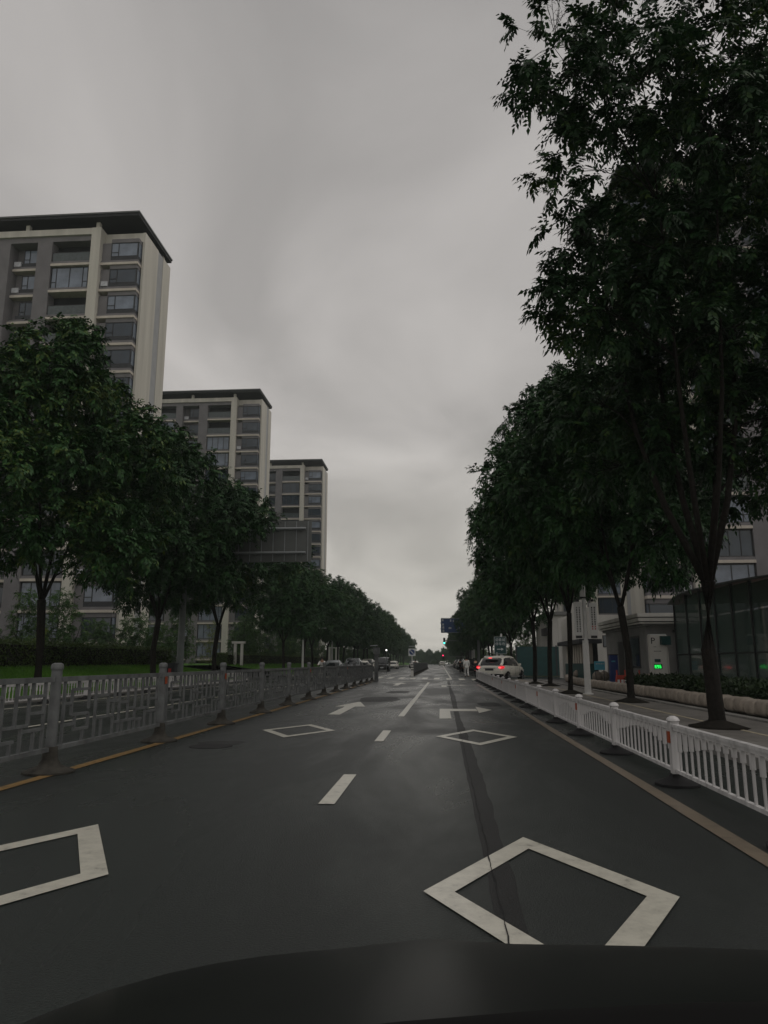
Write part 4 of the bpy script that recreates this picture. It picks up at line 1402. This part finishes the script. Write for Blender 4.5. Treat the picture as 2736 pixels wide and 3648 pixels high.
for x in (1.95, 2.12):
    MB().span(x, x + .09, .1, .25, .0, 2.95).build('down_pipe', 'frame_dark', t)
MB().span(2.3, 5.5, .28, .345, 0, 2.0).build('gate_leaf', 'louver', t)

# entrance wall farther back with colonnade canopy
t = thing('entrance_wall', 'white stepped entrance wall with a dark colonnade left of the gatehouse', 'building', (9.3, 48.0, .1))
MB().prism_x([(.0, 2.6), (11, 2.3), (11, 4.6), (8, 4.6), (8, 5.4), (3, 5.4), (3, 4.7), (0, 4.7)], .3, .6).build('wall', 'concrete_white', t)
MB().span(-.6, .8, .0, 9.0, 2.35, 2.62).build('canopy', 'louver', t)
for i in range(10):
    MB().span(.02, .26, .3 + i * .9, .75 + i * .9, 1.1, 2.35).build('column', 'ledge', t)
MB().span(.3, .5, 0, 9.0, .02, 2.34).build('dark_glazing', 'recess', t)
MB().span(-.05, .25, 0, 9.2, 0, 1.09).build('plinth_wall', 'sign_green', t)
MB().span(-.2, .6, 9.3, 11, 0, 4.5).build('end_pillar', 'concrete_white', t)
t = thing('notice_board', 'light blue notice board in front of the dark colonnade', 'notice board', (8.55, 41.6, .1))
MB().span(-.28, .28, -.02, .02, .78, 1.24).build('board', 'board_cyan', t)
for x in (-.22, .22):
    MB().span(x - .02, x + .02, .021, .05, 0, 1.2).build('leg', 'frame_dark', t)
m = MB()
for i in range(5):
    m.span(-.2 + i * .09, -.14 + i * .09, -.026, -.0205, 1.08, 1.13)
m.build('lettering', 'letter_white', t)
t = thing('utility_box', 'dark blue utility box behind the second tree trunk', 'box', (9.2, 41.2, .1))
MB().span(-.2, .2, -.2, .2, 0, 1.55).build('body', 'box_blue', t)
MB().span(-.14, .06, -.206, -.2005, 1.2, 1.27).build('label_plate', 'board_cyan', t)
MB().span(-.22, .22, -.22, .22, 1.55, 1.6).build('cap', 'frame_dark', t)
# low building left of the entrance, beyond the driveway
t = thing('shop_building', 'low pale building beyond the driveway behind the white car', 'building', (10.5, 71.5, .05))
MB().span(0, 9, 0, 12, 0, 5.6).build('wall', 'concrete_white', t)
MB().span(-.12, -.005, .6, 7.5, 0.1, 2.2).build('gate_panel', 'louver', t)
MB().span(-.5, 2.5, -.4, 12, 5.6, 5.9).build('roof', 'concrete_grey', t)
MB().span(-.35, -.05, 1.0, 5.0, 3.8, 4.5).build('sign_band', 'wall_grey', t)
for i in range(3):
    w = MB().span(.6 + i * 2.0, 1.6 + i * 2.0, -.06, .005, 2.6, 3.7).build('window', 'frame_dark', t)
    MB().span(.68 + i * 2.0, 1.52 + i * 2.0, -.07, -.062, 2.68, 3.62).build('pane', 'pane', w)
t = thing('gate_screen', 'dark green solid gate screen right of the white car', 'fence', (6.9, 69.6, .08))
MB().span(0, 5.5, 0, .1, 0, 2.6).build('panel', 'sign_green', t)
for x in (0, 1.8, 3.6, 5.4):
    MB().span(x - .06, x + .06, -.05, -.003, 0, 2.7).build('post', 'louver', t)
# glass entrance pavilion
t = thing('glass_pavilion', 'green tinted glass pavilion with curved roof at the right picture edge', 'pavilion', (11.0, 0, .1))
gy = [18.5 + 1.75 * i for i in range(11)]
def gz(y): return 4.18 - .003 * (y - 34) ** 2 if y < 34 else 4.15 - .08 * (y - 34) ** 2
for i, y in enumerate(gy):
    MB().span(-.05, .05, y - .05, y + .05, 0, gz(y)).build('post', 'frame_dark', t)
    MB().span(3.95, 4.05, y - .05, y + .05, 0, gz(y)).build('post', 'concrete_white', t)
    if i + 1 < len(gy):
        y1 = gy[i + 1]
        for z0, z1 in ((.05, 1.5), (1.56, 3.0)):
            MB().span(-.01, .01, y + .06, y1 - .06, z0, z1).build('pane', 'green_glass', t)
        MB().span(-.03, .03, y + .051, y1 - .051, 1.5, 1.56).build('transom', 'frame_dark', t)
        m = MB()
        m.add([(-.35, y, gz(y)), (4.4, y, gz(y) + .1), (4.4, y1, gz(y1) + .1), (-.35, y1, gz(y1)), (-.35, y, gz(y) + .06), (4.4, y, gz(y) + .16), (4.4, y1, gz(y1) + .16), (-.35, y1, gz(y1) + .06)], [(3, 2, 1, 0), (4, 5, 6, 7), (0, 1, 5, 4), (1, 2, 6, 5), (2, 3, 7, 6), (3, 0, 4, 7)])
        m.build('roof_pane', 'pole_grey', t)
        MB().span(-.012, .012, y + .06, y1 - .06, 3.06, min(gz(y), gz(y1)) - .02).build('pane', 'green_glass', t)
MB().span(0.06, 3.9, 36.1, 36.13, .05, 3.6).build('pane', 'green_glass', t)
MB().span(.1, 3.9, 18.5, 36, 0.0, .03).build('floor', 'brick_red', t)

# ================================================================== VEHICLES
def ring(y, zs, zt, hw, tuck=.9, crown=.0, n=5):
    """closed cross-section of the lower body at station y"""
    R_ = [(hw * tuck * .9, zs), (hw * tuck, zs + .05), (hw, zs + (zt - zs) * .35), (hw * .995, zs + (zt - zs) * .72), (hw * .95, zt - .03), (hw * .88, zt), (hw * .45, zt + crown)]
    pts = [(x, y, z) for x, z in R_] + [(-x, y, z) for x, z in reversed(R_)]
    return pts
def gring(y, zb, zr, hb, hr):
    R_ = [(hb, zb), (hb * .985, zb + (zr - zb) * .3), ((hb + hr) / 2 * 1.02, zb + (zr - zb) * .65), (hr * 1.02, zr - .06), (hr * .9, zr - .01), (hr * .4, zr + .015)]
    return [(x, y, z) for x, z in R_] + [(-x, y, z) for x, z in reversed(R_)]
tyre_m = MB().tube([(-.11, 0, 0), (-.1, 0, 0), (.1, 0, 0), (.11, 0, 0)], [.29, .34, .34, .29], 18).mesh('tyre', 'tyre', True, 40)
rim_m = MB()
rim_m.tube([(-.115, 0, 0), (-.112, 0, 0)], [.05, .06], 10)
for k in range(5):
    a = 2 * PI * k / 5
    rim_m.tube([(-.118, .04 * math.cos(a), .04 * math.sin(a)), (-.112, .22 * math.cos(a), .22 * math.sin(a))], [.03, .03], 5)
rim_m.tube([(-.116, 0, 0), (-.08, 0, 0)], [.235, .235], 18, cap=False)
rim_m = rim_m.mesh('rim', 'rim', True, 40)
arch_m = MB().tube([(-.02, 0, 0), (.16, 0, 0)], [.40, .40], 18).mesh('wheel_arch', 'tyre', False)
VEH = {}
def car_parts(kind):
    if kind in VEH: return VEH[kind]
    if kind == 'suv':
        L = [(-2.45, .50, .95, .70), (-2.40, .42, 1.02, .84), (-2.2, .34, 1.07, .92), (-1.6, .28, 1.09, .955), (-.4, .26, 1.06, .965), (.8, .26, 1.03, .955), (1.25, .27, 1.02, .95), (1.8, .28, .97, .93), (2.2, .32, .88, .86), (2.40, .40, .78, .74), (2.46, .48, .68, .6)]
        G = [(-2.34, 1.04, 1.07, .80, .70), (-2.12, 1.05, 1.34, .86, .68), (-1.85, 1.06, 1.56, .89, .69), (-1.2, 1.07, 1.66, .90, .69), (-.3, 1.05, 1.70, .90, .69), (.4, 1.03, 1.66, .89, .67), (.85, 1.02, 1.45, .87, .66), (1.5, .99, 1.02, .82, .70)]
        wy, ground, wr = (-1.42, 1.45), .34, 1.08
    elif kind == 'van':
        L = [(-2.4, .45, 1.1, .80), (-2.35, .35, 1.2, .90), (-1.6, .28, 1.22, .93), (.8, .28, 1.2, .93), (1.6, .28, 1.15, .92), (2.1, .32, 1.0, .88), (2.35, .45, .85, .74)]
        G = [(-2.32, 1.18, 1.25, .84, .8), (-2.2, 1.19, 1.8, .88, .78), (-1.5, 1.2, 1.93, .89, .78), (.5, 1.19, 1.93, .89, .77), (1.1, 1.17, 1.75, .88, .75), (1.95, 1.08, 1.12, .82, .72)]
        wy, ground, wr = (-1.4, 1.45), .34, 1.0
    else:
        L = [(-2.3, .45, .80, .68), (-2.25, .36, .90, .80), (-2.0, .28, .96, .87), (-1.3, .24, .95, .90), (.5, .23, .92, .90), (1.1, .24, .90, .89), (1.7, .26, .82, .86), (2.1, .3, .72, .78), (2.28, .38, .62, .62)]
        G = [(-2.0, .93, .96, .76, .66), (-1.5, .94, 1.22, .82, .60), (-1.0, .95, 1.41, .84, .60), (-.2, .93, 1.46, .84, .60), (.35, .92, 1.40, .83, .59), (.7, .91, 1.22, .82, .6), (1.25, .88, .91, .78, .66)]
        wy, ground, wr = (-1.3, 1.4), .31, .92
    body = MB().loft([ring(y, a, b, w, crown=.02) for y, a, b, w in L])
    glass = MB().loft([gring(y, a, b, w, v) for y, a, b, w, v in G])
    # roof skin a little proud of the glass, and pillars
    top = [(y, b, v) for y, a, b, w, v in G[1:-1]]
    roof = MB()
    rgs = []
    sel = [q for q in top if q[1] > (1.5 if kind != 'sedan' else 1.2)] if kind != 'van' else top
    for y, z, v in sel:
        rgs.append([(-v * 1.05, y, z - .08), (-v * .95, y, z + .02), (-v * .4, y, z + .045), (v * .4, y, z + .045), (v * .95, y, z + .02), (v * 1.05, y, z - .08), (v * .9, y, z - .06), (-v * .9, y, z - .06)])
    roof.loft(rgs)
    pil = []
    for s in (-1, 1):
        q0, q1 = G[0], G[2]
        pil.append(MB().tube([(s * q0[3] * 1.0, q0[0] + .02, q0[1] + .02), (s * (G[1][3] + G[1][4]) / 2 * 1.03, G[1][0] + .08, (G[1][1] + G[1][2]) / 2), (s * q1[4] * 1.07, q1[0] + .1, q1[2] - .06)], [.09, .10 if kind == 'suv' else .06, .07], 6))
        a, b = G[-2], G[-1]
        pil.append(MB().tube([(s * b[3], b[0] - .03, b[1] + .01), (s * a[4] * 1.06, a[0] + .0, a[2] - .03), (s * G[-3][4] * 1.06, G[-3][0], G[-3][2] - .05)], [.05, .045, .04], 6))
        my = -.15
        pil.append(MB().tube([(s * G[3][3] * 1.005, my, 1.03 if kind != 'sedan' else .93), (s * G[3][4] * 1.05, my - .05, G[3][2] - .07)], [.035, .035], 5))
    VEH[kind] = (body, glass, roof, pil, wy, ground, wr, L, G)
    return VEH[kind]
CARM = {}
def car(kind, paint, loc, rz, label, name='parked_car', group=None, lit=False, facing=False, detail=False, z=0.0, head=False):
    key = (kind, paint)
    body, glass, roof, pil, wy, gr, wr, L, G = car_parts(kind)
    if key not in CARM:
        CARM[key] = (body.mesh('body', paint, True, 35), glass.mesh('windows', 'car_glass', True, 35), roof.mesh('roof', paint, True, 40), [q.mesh('pillar', paint, True, 50) for q in pil])
    b, gl, ro, pi_ = CARM[key]
    t = thing(name, label, 'car', (loc[0], loc[1], z), rz, group)
    inst('body', b, t)
    inst('windows', gl, t)
    inst('roof', ro, t)
    for q in pi_:
        inst('pillar', q, t)
    for y in wy:
        for s in (-1, 1):
            w = inst('wheel', tyre_m, t, (s * (wr - .16), y, gr), rot=(0, 0, 0 if s < 0 else PI))
            inst('rim', rim_m, w)
            ar = inst('wheel_arch', arch_m, t, (s * (wr - .155), y, gr + .02), rot=(0, 0, 0 if s < 0 else PI))
    zr, zf = L[1][2], L[-2][2]
    hwr, hwf = L[2][3], L[-3][3]
    yr, yf = L[0][0], L[-1][0]
    for s in (-1, 1):
        if kind == 'suv':
            m = MB()
            m.prism_y([(s * .42, .93), (s * .60, .87), (s * .90, .85), (s * .965, .93), (s * .93, 1.02), (s * .60, .98)], -2.43, -2.02)
            tl = m.build('tail_light', 'tail_lit' if lit else 'lamp_red_off', t)
            if lit:
                MB().prism_y([(s * .62, .89), (s * .84, .885), (s * .88, .95), (s * .66, .945)], -2.445, -2.431).build('light_core', 'tail_core', tl)
        else:
            MB().span(s * (hwr - .32), s * (hwr - .03), yr + .06, yr + .28, zr - .2, zr - .04).build('tail_light', 'lamp_red_off', t)
        MB().span(s * (hwf - .34), s * (hwf - .04), yf - .28, yf - .06, zf - .16, zf - .01).build('headlight', 'head_lit' if head else 'lamp_clear', t)
        mz = G[3][1] + .06
        mr = MB().box((s * (G[4][3] + .14), G[-2][0] - .05, mz), (.22, .1, .15)).build('mirror', paint, t)
    pz = .78 if kind == 'suv' else .62
    MB().span(-.22, .22, yr - .02, yr + .03, pz - .07, pz + .07).build('number_plate', 'plate', t)
    MB().span(-.22, .22, yf - .03, yf + .02, .48, .62).build('number_plate', 'plate_white', t)
    MB().span(-.42, .42, yf - .05, yf + .012, .36, .47).build('grille', 'car_black', t)
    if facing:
        # windscreen sheet, its paler base colour stands in for the reflected sky
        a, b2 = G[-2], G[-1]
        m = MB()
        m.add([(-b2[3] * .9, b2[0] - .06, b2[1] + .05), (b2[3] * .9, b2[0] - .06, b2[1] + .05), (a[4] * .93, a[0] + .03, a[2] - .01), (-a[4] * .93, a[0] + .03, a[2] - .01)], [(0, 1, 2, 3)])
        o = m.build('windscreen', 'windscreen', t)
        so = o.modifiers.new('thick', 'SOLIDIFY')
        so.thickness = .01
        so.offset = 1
    if detail:
        # rear screen, brake light, bumper, trims, handles
        MB().span(-.5, .5, -2.20, -1.98, 1.545, 1.60).build('spoiler', paint, t)
        MB().span(-.12, .12, -2.215, -2.198, 1.55, 1.585).build('brake_light', 'tail_core' if lit else 'lamp_red_off', t)
        bm_ = MB()
        bm_.loft([[(x * k, -2.2 - d, z_) for x, z_ in ((-.95, .30), (.95, .30), (.93, .50), (-.93, .50))] for k, d in ((1, 0), (.98, .2), (.9, .27))])
        bm_.build('bumper', 'tyre', t)
        b3 = MB()
        b3.loft([[(x * k, -2.2 - d, z_) for x, z_ in ((-.93, .50), (.93, .50), (.92, .72), (-.92, .72))] for k, d in ((1.02, 0), (1.0, .2), (.9, .285))])
        b3.build('bumper_upper', paint, t)
        MB().span(-.30, .30, -2.478, -2.44, .70, .86).build('plate_recess', 'louver', t)
        MB().span(-.42, .42, -2.462, -2.43, .875, .90).build('tailgate_trim', 'chrome', t)
        for s in (-1, 1):
            MB().span(s * .955, s * .985, -1.9, 1.2, .27, .36).build('sill_trim', 'chrome', t)
            for y in (-.75, .35):
                MB().span(s * .958, s * .985, y, y + .2, .86, .89).build('door_handle', 'chrome', t)
            for y in (-.95, .12, 1.05):
                MB().span(s * .955, s * .9645, y, y + .012, .4, 1.0).build('door_gap', 'louver', t)
            MB().tube([(s * .66, -1.7, 1.66), (s * .68, -.9, 1.74), (s * .66, .3, 1.71)], .02, 6).build('roof_rail', 'chrome', t, smooth=True)
            MB().tube([(s * .72, -2.44, .4), (s * .72, -2.50, .4)], .05, 8).build('exhaust', 'chrome', t)
    return t
car('suv', 'car_white', (4.35, 54.6, 0), R(-25), 'white sport utility car turning right with its red tail lights lit', name='white_car', lit=True, detail=True)
car('sedan', 'car_white', (.45, 255, 0), 0, 'small white car far ahead in the lane', name='moving_car')
PC = [(3.75, 94, 'sedan', 'car_dark', 'dark parked car nearest behind the white turning car'), (3.75, 103, 'suv', 'car_black', 'black parked car second in the right hand row'), (3.75, 112, 'sedan', 'car_silver', 'silver parked car third in the right hand row'), (3.75, 121, 'sedan', 'car_dark', 'dark parked car fourth in the right hand row'), (3.75, 130, 'suv', 'car_silver', 'silver parked car fifth in the right hand row'),
      (3.75, 139, 'sedan', 'car_white', 'white parked car sixth in the right hand row'), (3.75, 148, 'sedan', 'car_red', 'dark red parked car seventh in the right hand row'), (3.75, 157, 'suv', 'car_dark', 'dark parked car eighth in the right hand row'), (3.75, 167, 'sedan', 'car_white', 'white parked car ninth in the right hand row'), (3.75, 178, 'sedan', 'car_black', 'black parked car last in the right hand row')]
for x, y, k, p, lb in PC:
    car(k, p, (x, y), R(rr.uniform(-2, 2)), lb, group='cars parked along the right kerb')
OC = [(-10.7, 75, 'sedan', 'car_silver', 'silver car with pale windscreen facing the camera behind the grey fence', False), (-9.75, 84, 'suv', 'car_silver', 'taller grey car facing the camera, second behind the grey fence', False), (-10.6, 103, 'sedan', 'car_white', 'white car facing the camera, third behind the grey fence', False),
      (-10.9, 113, 'suv', 'car_white', 'white car behind the end post of the grey fence', False), (-8.1, 106, 'van', 'car_black', 'black van on the opposite carriageway beyond the fence end', False), (-8.9, 142, 'sedan', 'car_white', 'white car standing beyond the black van', False), (-6.0, 170, 'suv', 'car_silver', 'grey car beyond the no parking sign', False), (-5.2, 152, 'sedan', 'car_white', 'pale car half hidden by the second grey fence', False)]
for x, y, k, p, lb, hd in OC:
    car(k, p, (x, y), PI + R(rr.uniform(-3, 3)), lb, name='oncoming_car', group='cars on the opposite carriageway', facing=True, head=hd)

# ================================================================== PEOPLE AND SCOOTERS
def skin_mesh(name, verts, edges, radii, mat, sub=2):
    me = bpy.data.meshes.new(name)
    me.from_pydata(verts, edges, [])
    o = bpy.data.objects.new(name, me)
    COL.objects.link(o)
    md = o.modifiers.new('skin', 'SKIN')
    md.use_smooth_shade = True
    for i, r in enumerate(radii):
        rx = r if isinstance(r, tuple) else (r, r)
        me.skin_vertices[0].data[i].radius = rx
        me.skin_vertices[0].data[i].use_root = (i == 0)
    sb = o.modifiers.new('sub', 'SUBSURF')
    sb.levels = sub
    sb.render_levels = sub
    bpy.context.view_layer.update()
    out = bpy.data.meshes.new_from_object(o.evaluated_get(bpy.context.evaluated_depsgraph_get()))
    bpy.data.objects.remove(o, do_unlink=True)
    out.materials.clear()
    out.materials.append(MATS[mat])
    out.polygons.foreach_set('use_smooth', [True] * len(out.polygons))
    out.name = name
    return out
def person(label, loc, rz, top, bottom, pose='walk', hair='hair', h=1.68, group=None, z=0.0):
    t = thing('person', label, 'person', (loc[0], loc[1], z), rz, group)
    t.scale = (h / 1.7,) * 3
    if pose == 'ride':
        hipz = .78
        J = dict(pel=(0, -.12, hipz), spine=(0, -.08, hipz + .25), chest=(0, -.02, hipz + .45), neck=(0, .02, hipz + .60), head=(0, .04, hipz + .72), crown=(0, .04, hipz + .84),
                 ls=(-.18, 0, hipz + .50), le=(-.24, .18, hipz + .30), lw=(-.24, .42, hipz + .28), lh=(-.24, .5, hipz + .28), rs=(.18, 0, hipz + .50), re=(.24, .18, hipz + .30), rw=(.24, .42, hipz + .28), rh=(.24, .5, hipz + .28),
                 lp=(-.10, -.1, hipz - .03), lk=(-.13, .3, hipz - .08), la=(-.13, .28, .38), lt=(-.13, .42, .33), rp=(.10, -.1, hipz - .03), rk=(.13, .3, hipz - .08), ra=(.13, .28, .38), rt=(.13, .42, .33))
    else:
        sw = .17 if pose == 'walk' else .03
        J = dict(pel=(0, 0, .93), spine=(0, 0, 1.12), chest=(0, .01, 1.30), neck=(0, .01, 1.46), head=(0, .03, 1.57), crown=(0, .03, 1.68),
                 ls=(-.19, 0, 1.37), le=(-.25, -sw * .5, 1.09), lw=(-.25, sw * .1, .86), lh=(-.25, sw * .25, .76), rs=(.19, 0, 1.37), re=(.25, sw * .4, 1.10), rw=(.25, sw * 1.0, .90), rh=(.25, sw * 1.2, .80),
                 lp=(-.09, 0, .88), lk=(-.10, sw * .8, .49), la=(-.10, sw * .7, .09), lt=(-.10, sw * .7 + .17, .035), rp=(.09, 0, .88), rk=(.10, -sw * .2, .49), ra=(.10, -sw * 1.2, .12), rt=(.10, -sw * 1.2 + .15, .035))
    N = list(J)
    I = {k: i for i, k in enumerate(N)}
    V = [J[k] for k in N]
    E = [('pel', 'spine'), ('spine', 'chest'), ('chest', 'neck'), ('neck', 'head'), ('head', 'crown'), ('chest', 'ls'), ('ls', 'le'), ('le', 'lw'), ('lw', 'lh'), ('chest', 'rs'), ('rs', 're'), ('re', 'rw'), ('rw', 'rh'), ('pel', 'lp'), ('lp', 'lk'), ('lk', 'la'), ('la', 'lt'), ('pel', 'rp'), ('rp', 'rk'), ('rk', 'ra'), ('ra', 'rt')]
    rad = dict(pel=.13, spine=.125, chest=.14, neck=.055, head=.088, crown=.075, ls=.065, le=.045, lw=.034, lh=.035, rs=.065, re=.045, rw=.034, rh=.035, lp=.09, lk=.06, la=.042, lt=.038, rp=.09, rk=.06, ra=.042, rt=.038)
    inst('body', skin_mesh('body', V, [(I[a], I[b]) for a, b in E], [rad[k] for k in N], 'skin'), t)
    def cloth(name, keys, edges, grow, mat):
        ii = {k: i for i, k in enumerate(keys)}
        inst(name, skin_mesh(name, [J[k] for k in keys], [(ii[a], ii[b]) for a, b in edges], [rad[k] + grow for k in keys], mat), t)
    cloth('jacket', ['spine', 'pel', 'chest', 'ls', 'le', 'lw', 'rs', 're', 'rw'], [('pel', 'spine'), ('spine', 'chest'), ('chest', 'ls'), ('ls', 'le'), ('le', 'lw'), ('chest', 'rs'), ('rs', 're'), ('re', 'rw')], .024, top)
    cloth('trousers', ['pel', 'lp', 'lk', 'la', 'rp', 'rk', 'ra'], [('pel', 'lp'), ('lp', 'lk'), ('lk', 'la'), ('pel', 'rp'), ('rp', 'rk'), ('rk', 'ra')], .018, bottom)
    for s in ('l', 'r'):
        cloth('shoe', [s + 'a', s + 't'], [(s + 'a', s + 't')], .012, 'cloth_dark')
    hc = Vector(J['head'])
    hb = MB().lathe([(.06, -.08), (.095, -.02), (.105, .06), (.09, .13), (.05, .165), (.01, .172)], 12)
    hb.build('hair', hair, t, (hc.x, hc.y - .018, hc.z + .005), smooth=True)
    # face and fingers
    f = MB()
    f.tube([(0, hc.y + .085, hc.z + .02), (0, hc.y + .112, hc.z - .012)], [.010, .015], 6)
    f.build('nose', 'skin', t, (0, 0, 0), smooth=True)
    m = MB()
    for s in (-1, 1):
        m.lathe([(.004, -.009), (.011, 0), (.004, .009)], 6, (s * .034, hc.y + .086, hc.z + .022))
    m.span(-.025, .025, hc.y + .078, hc.y + .088, hc.z - .045, hc.z - .036)
    m.build('eyes_and_mouth', 'hair', t)
    for s in ('lh', 'rh'):
        p = Vector(J[s])
        w = Vector(J[s[0] + 'w'])
        d = (p - w).normalized()
        sd = Vector((0, 1, 0)) if abs(d.y) < .7 else Vector((1, 0, 0))
        m = MB()
        for k in range(4):
            q = p + sd * (k - 1.5) * .018
            m.tube([q, q + d * .045, q + d * .075 + Vector((0, 0, -.012))], [.010, .009, .006], 5)
        m.tube([p - d * .03 + sd * .03, p + sd * .05 + d * .02], [.011, .008], 5)
        m.build('fingers', 'skin', t, smooth=True)
    return t
def scooter(label, loc, rz, mat, head=False):
    t = thing('scooter', label, 'scooter', (loc[0], loc[1], 0), rz, 'electric scooters on the road')
    wm = MB().tube([(-.05, 0, 0), (-.045, 0, 0), (.045, 0, 0), (.05, 0, 0)], [.17, .21, .21, .17], 14)
    for y in (-.58, .62):
        w = wm.build('wheel', 'tyre', t, (0, y, .212), smooth=True, ang=40)
        MB().tube([(-.055, 0, 0), (.055, 0, 0)], .1, 10).build('hub', 'rim', w)
    MB().loft([[(-.14 * k, y, z0), (.14 * k, y, z0), (.16 * k, y, (z0 + z1) / 2), (.1 * k, y, z1), (-.1 * k, y, z1), (-.16 * k, y, (z0 + z1) / 2)] for y, z0, z1, k in ((-.85, .55, .68, .5), (-.6, .42, .72, 1), (-.2, .3, .72, 1), (-.05, .27, .5, 1), (.0, .26, .34, 1), (.3, .26, .34, 1))]).build('body', mat, t, smooth=True, ang=50)
    MB().loft([[(-.17 * k, y, z), (.17 * k, y, z), (.15 * k, y + .06, z), (-.15 * k, y + .06, z)] for y, z, k in ((.34, .3, 1), (.40, .6, 1.05), (.36, .9, .8), (.34, 1.0, .4))]).build('front_shield', mat, t, smooth=True, ang=50)
    MB().loft([[(-.13, y, z), (.13, y, z), (.11, y, z + .08), (-.11, y, z + .08)] for y, z in ((-.75, .70), (-.3, .69), (.0, .67))]).build('seat', 'rubber', t, smooth=True, ang=50)
    MB().tube([(0, .62, .25), (0, .45, .7), (0, .38, 1.02)], .03, 8).build('fork', 'rim', t, smooth=True)
    MB().tube([(-.32, .34, 1.05), (0, .4, 1.02), (.32, .34, 1.05)], .018, 6).build('handlebar', 'rubber', t, smooth=True)
    MB().lathe([(.07, 0), (.07, .02), (.04, .04)], 10).build('headlight', 'head_lit' if head else 'lamp_clear', t, (0, .46, .92)).rotation_euler = (R(-90), 0, 0)
    MB().span(-.06, .06, -.9, -.86, .52, .6).build('tail_light', 'lamp_red_off', t)
    return t
person('person in white clothes with dark straps walking left of the white car', (2.25, 66.5), R(8), 'cloth_white', 'cloth_white', 'walk', h=1.72)
scooter('dark scooter between the walking person and the white car', (3.15, 69), R(-6), 'car_black')
person('person in dark clothes riding the scooter beside the white car', (3.15, 69), R(-6), 'cloth_dark', 'cloth_dark', 'ride')
scooter('dark scooter riding away along the parked cars', (2.55, 100), R(3), 'car_black')
person('person in dark rain clothes riding away along the parked cars', (2.55, 100), R(3), 'cloth_dark', 'cloth_dark', 'ride')
scooter('light scooter behind the grey fence on the left', (-9.0, 57), PI, 'car_white')
person('person in white top riding behind the grey fence on the left', (-9.0, 57), PI, 'cloth_white', 'cloth_dark', 'ride', h=1.74)
scooter('scooter coming towards the camera left of the no parking sign', (-3.7, 110), PI, 'car_dark')
person('person in grey riding towards the camera left of the no parking sign', (-3.7, 110), PI, 'cloth_grey', 'cloth_dark', 'ride')
# lit lamp of the guard post seen over the black van
t = thing('guard_lamp', 'small bright white lamp on a pole above the black van', 'lamp', (-6.1, 85, 0))
MB().tube([(0, 0, 0), (0, 0, 2.5)], .03, 8).build('pole', 'pole_grey', t, smooth=True, ang=50)
MB().span(-.14, .14, -.06, .06, 2.5, 2.72).build('housing', 'frame_dark', t)
MB().span(-.08, .08, -.07, -.061, 2.53, 2.69).build('lens', 'head_lit', t)

# ================================================================== THE CAR THE PICTURE IS TAKEN FROM: bonnet, cowl, wipers
t = thing('own_car', 'dark bonnet of the car the picture is taken from, along the bottom edge', 'car', (.42, 0, 0))
def bz(x, y):
    s = (y - .72) / 1.0
    z = .922 - .075 * s - .13 * max(0, s) ** 2.6
    k = abs(x) / 1.1
    return z - .05 * k ** 2 - .07 * k ** 5 + .012 * math.exp(-((abs(x) - .45) / .1) ** 2)
m = MB()
nx, ny = 28, 22
V = []
for j in range(ny):
    for i in range(nx):
        x = -1.1 + 2.2 * i / (nx - 1)
        ymax = 1.78 - .28 * (abs(x) / 1.1) ** 2.4
        y = .74 + (ymax - .74) * j / (ny - 1)
        V.append((x, y, bz(x, y)))
F = [(j * nx + i, j * nx + i + 1, (j + 1) * nx + i + 1, (j + 1) * nx + i) for j in range(ny - 1) for i in range(nx - 1)]
m.add(V, F)
o = m.build('bonnet', 'bonnet_paint', t, smooth=True)
sd = o.modifiers.new('thick', 'SOLIDIFY')
sd.thickness = .02
sd.offset = -1
m = MB()
m.loft([[(x, .52, .80), (x, .738, .86), (x, .736, bz(x, .74) - .012), (x, .66, .93 - .06 * (x / .8) ** 2), (x, .52, .93 - .06 * (x / .8) ** 2)] for x in [-.8 + .1 * i for i in range(17)]])
m.build('cowl', 'cowl_plastic', t)
m = MB()
m.tube([(-.55, .70, .935), (-.1, .69, .945), (.12, .66, .94)], [.008, .010, .012], 6)
m.build('wiper', 'cowl_plastic', t, smooth=True)
m = MB()
m.loft([[(x - .0, .5, .3), (x, 1.62 - .2 * (abs(x) / .86) ** 2, .3), (x, 1.66 - .25 * (abs(x) / .86) ** 2, .66), (x, .5, .66)] for x in [-.84 + .12 * i for i in range(15)]])
m.build('front_body', 'bonnet_paint', t)

m = MB()
m.loft([[(x, .30, .80), (x, .60 - .10 * (x / .75) ** 2, .80), (x, .62 - .10 * (x / .75) ** 2, 1.062 - .03 * (x / .75) ** 2), (x, .57 - .10 * (x / .75) ** 2, 1.078 - .03 * (x / .75) ** 2), (x, .30, 1.06 - .03 * (x / .75) ** 2)] for x in [-.75 + .1 * i for i in range(16)]])
m.build('dashboard', 'cowl_plastic', t, smooth=True, ang=40)

# ================================================================== HAZE
hz = MB().span(-285, 285, -45, 485, -1.2, 56).mesh('haze', None)
hm = bpy.data.materials.new('haze')
hm.use_nodes = True
nt = hm.node_tree
nt.nodes.clear()
out = nt.nodes.new('ShaderNodeOutputMaterial')
pv = nt.nodes.new('ShaderNodeVolumePrincipled')
pv.inputs['Color'].default_value = (0.80, 0.88, 0.86, 1)
pv.inputs['Density'].default_value = 0.00045
pv.inputs['Anisotropy'].default_value = 0.0
nt.links.new(pv.outputs[0], out.inputs['Volume'])
hz.materials.append(hm)
tag(inst('haze', hz), 'thin grey green haze over the far road', 'haze', kind='stuff')
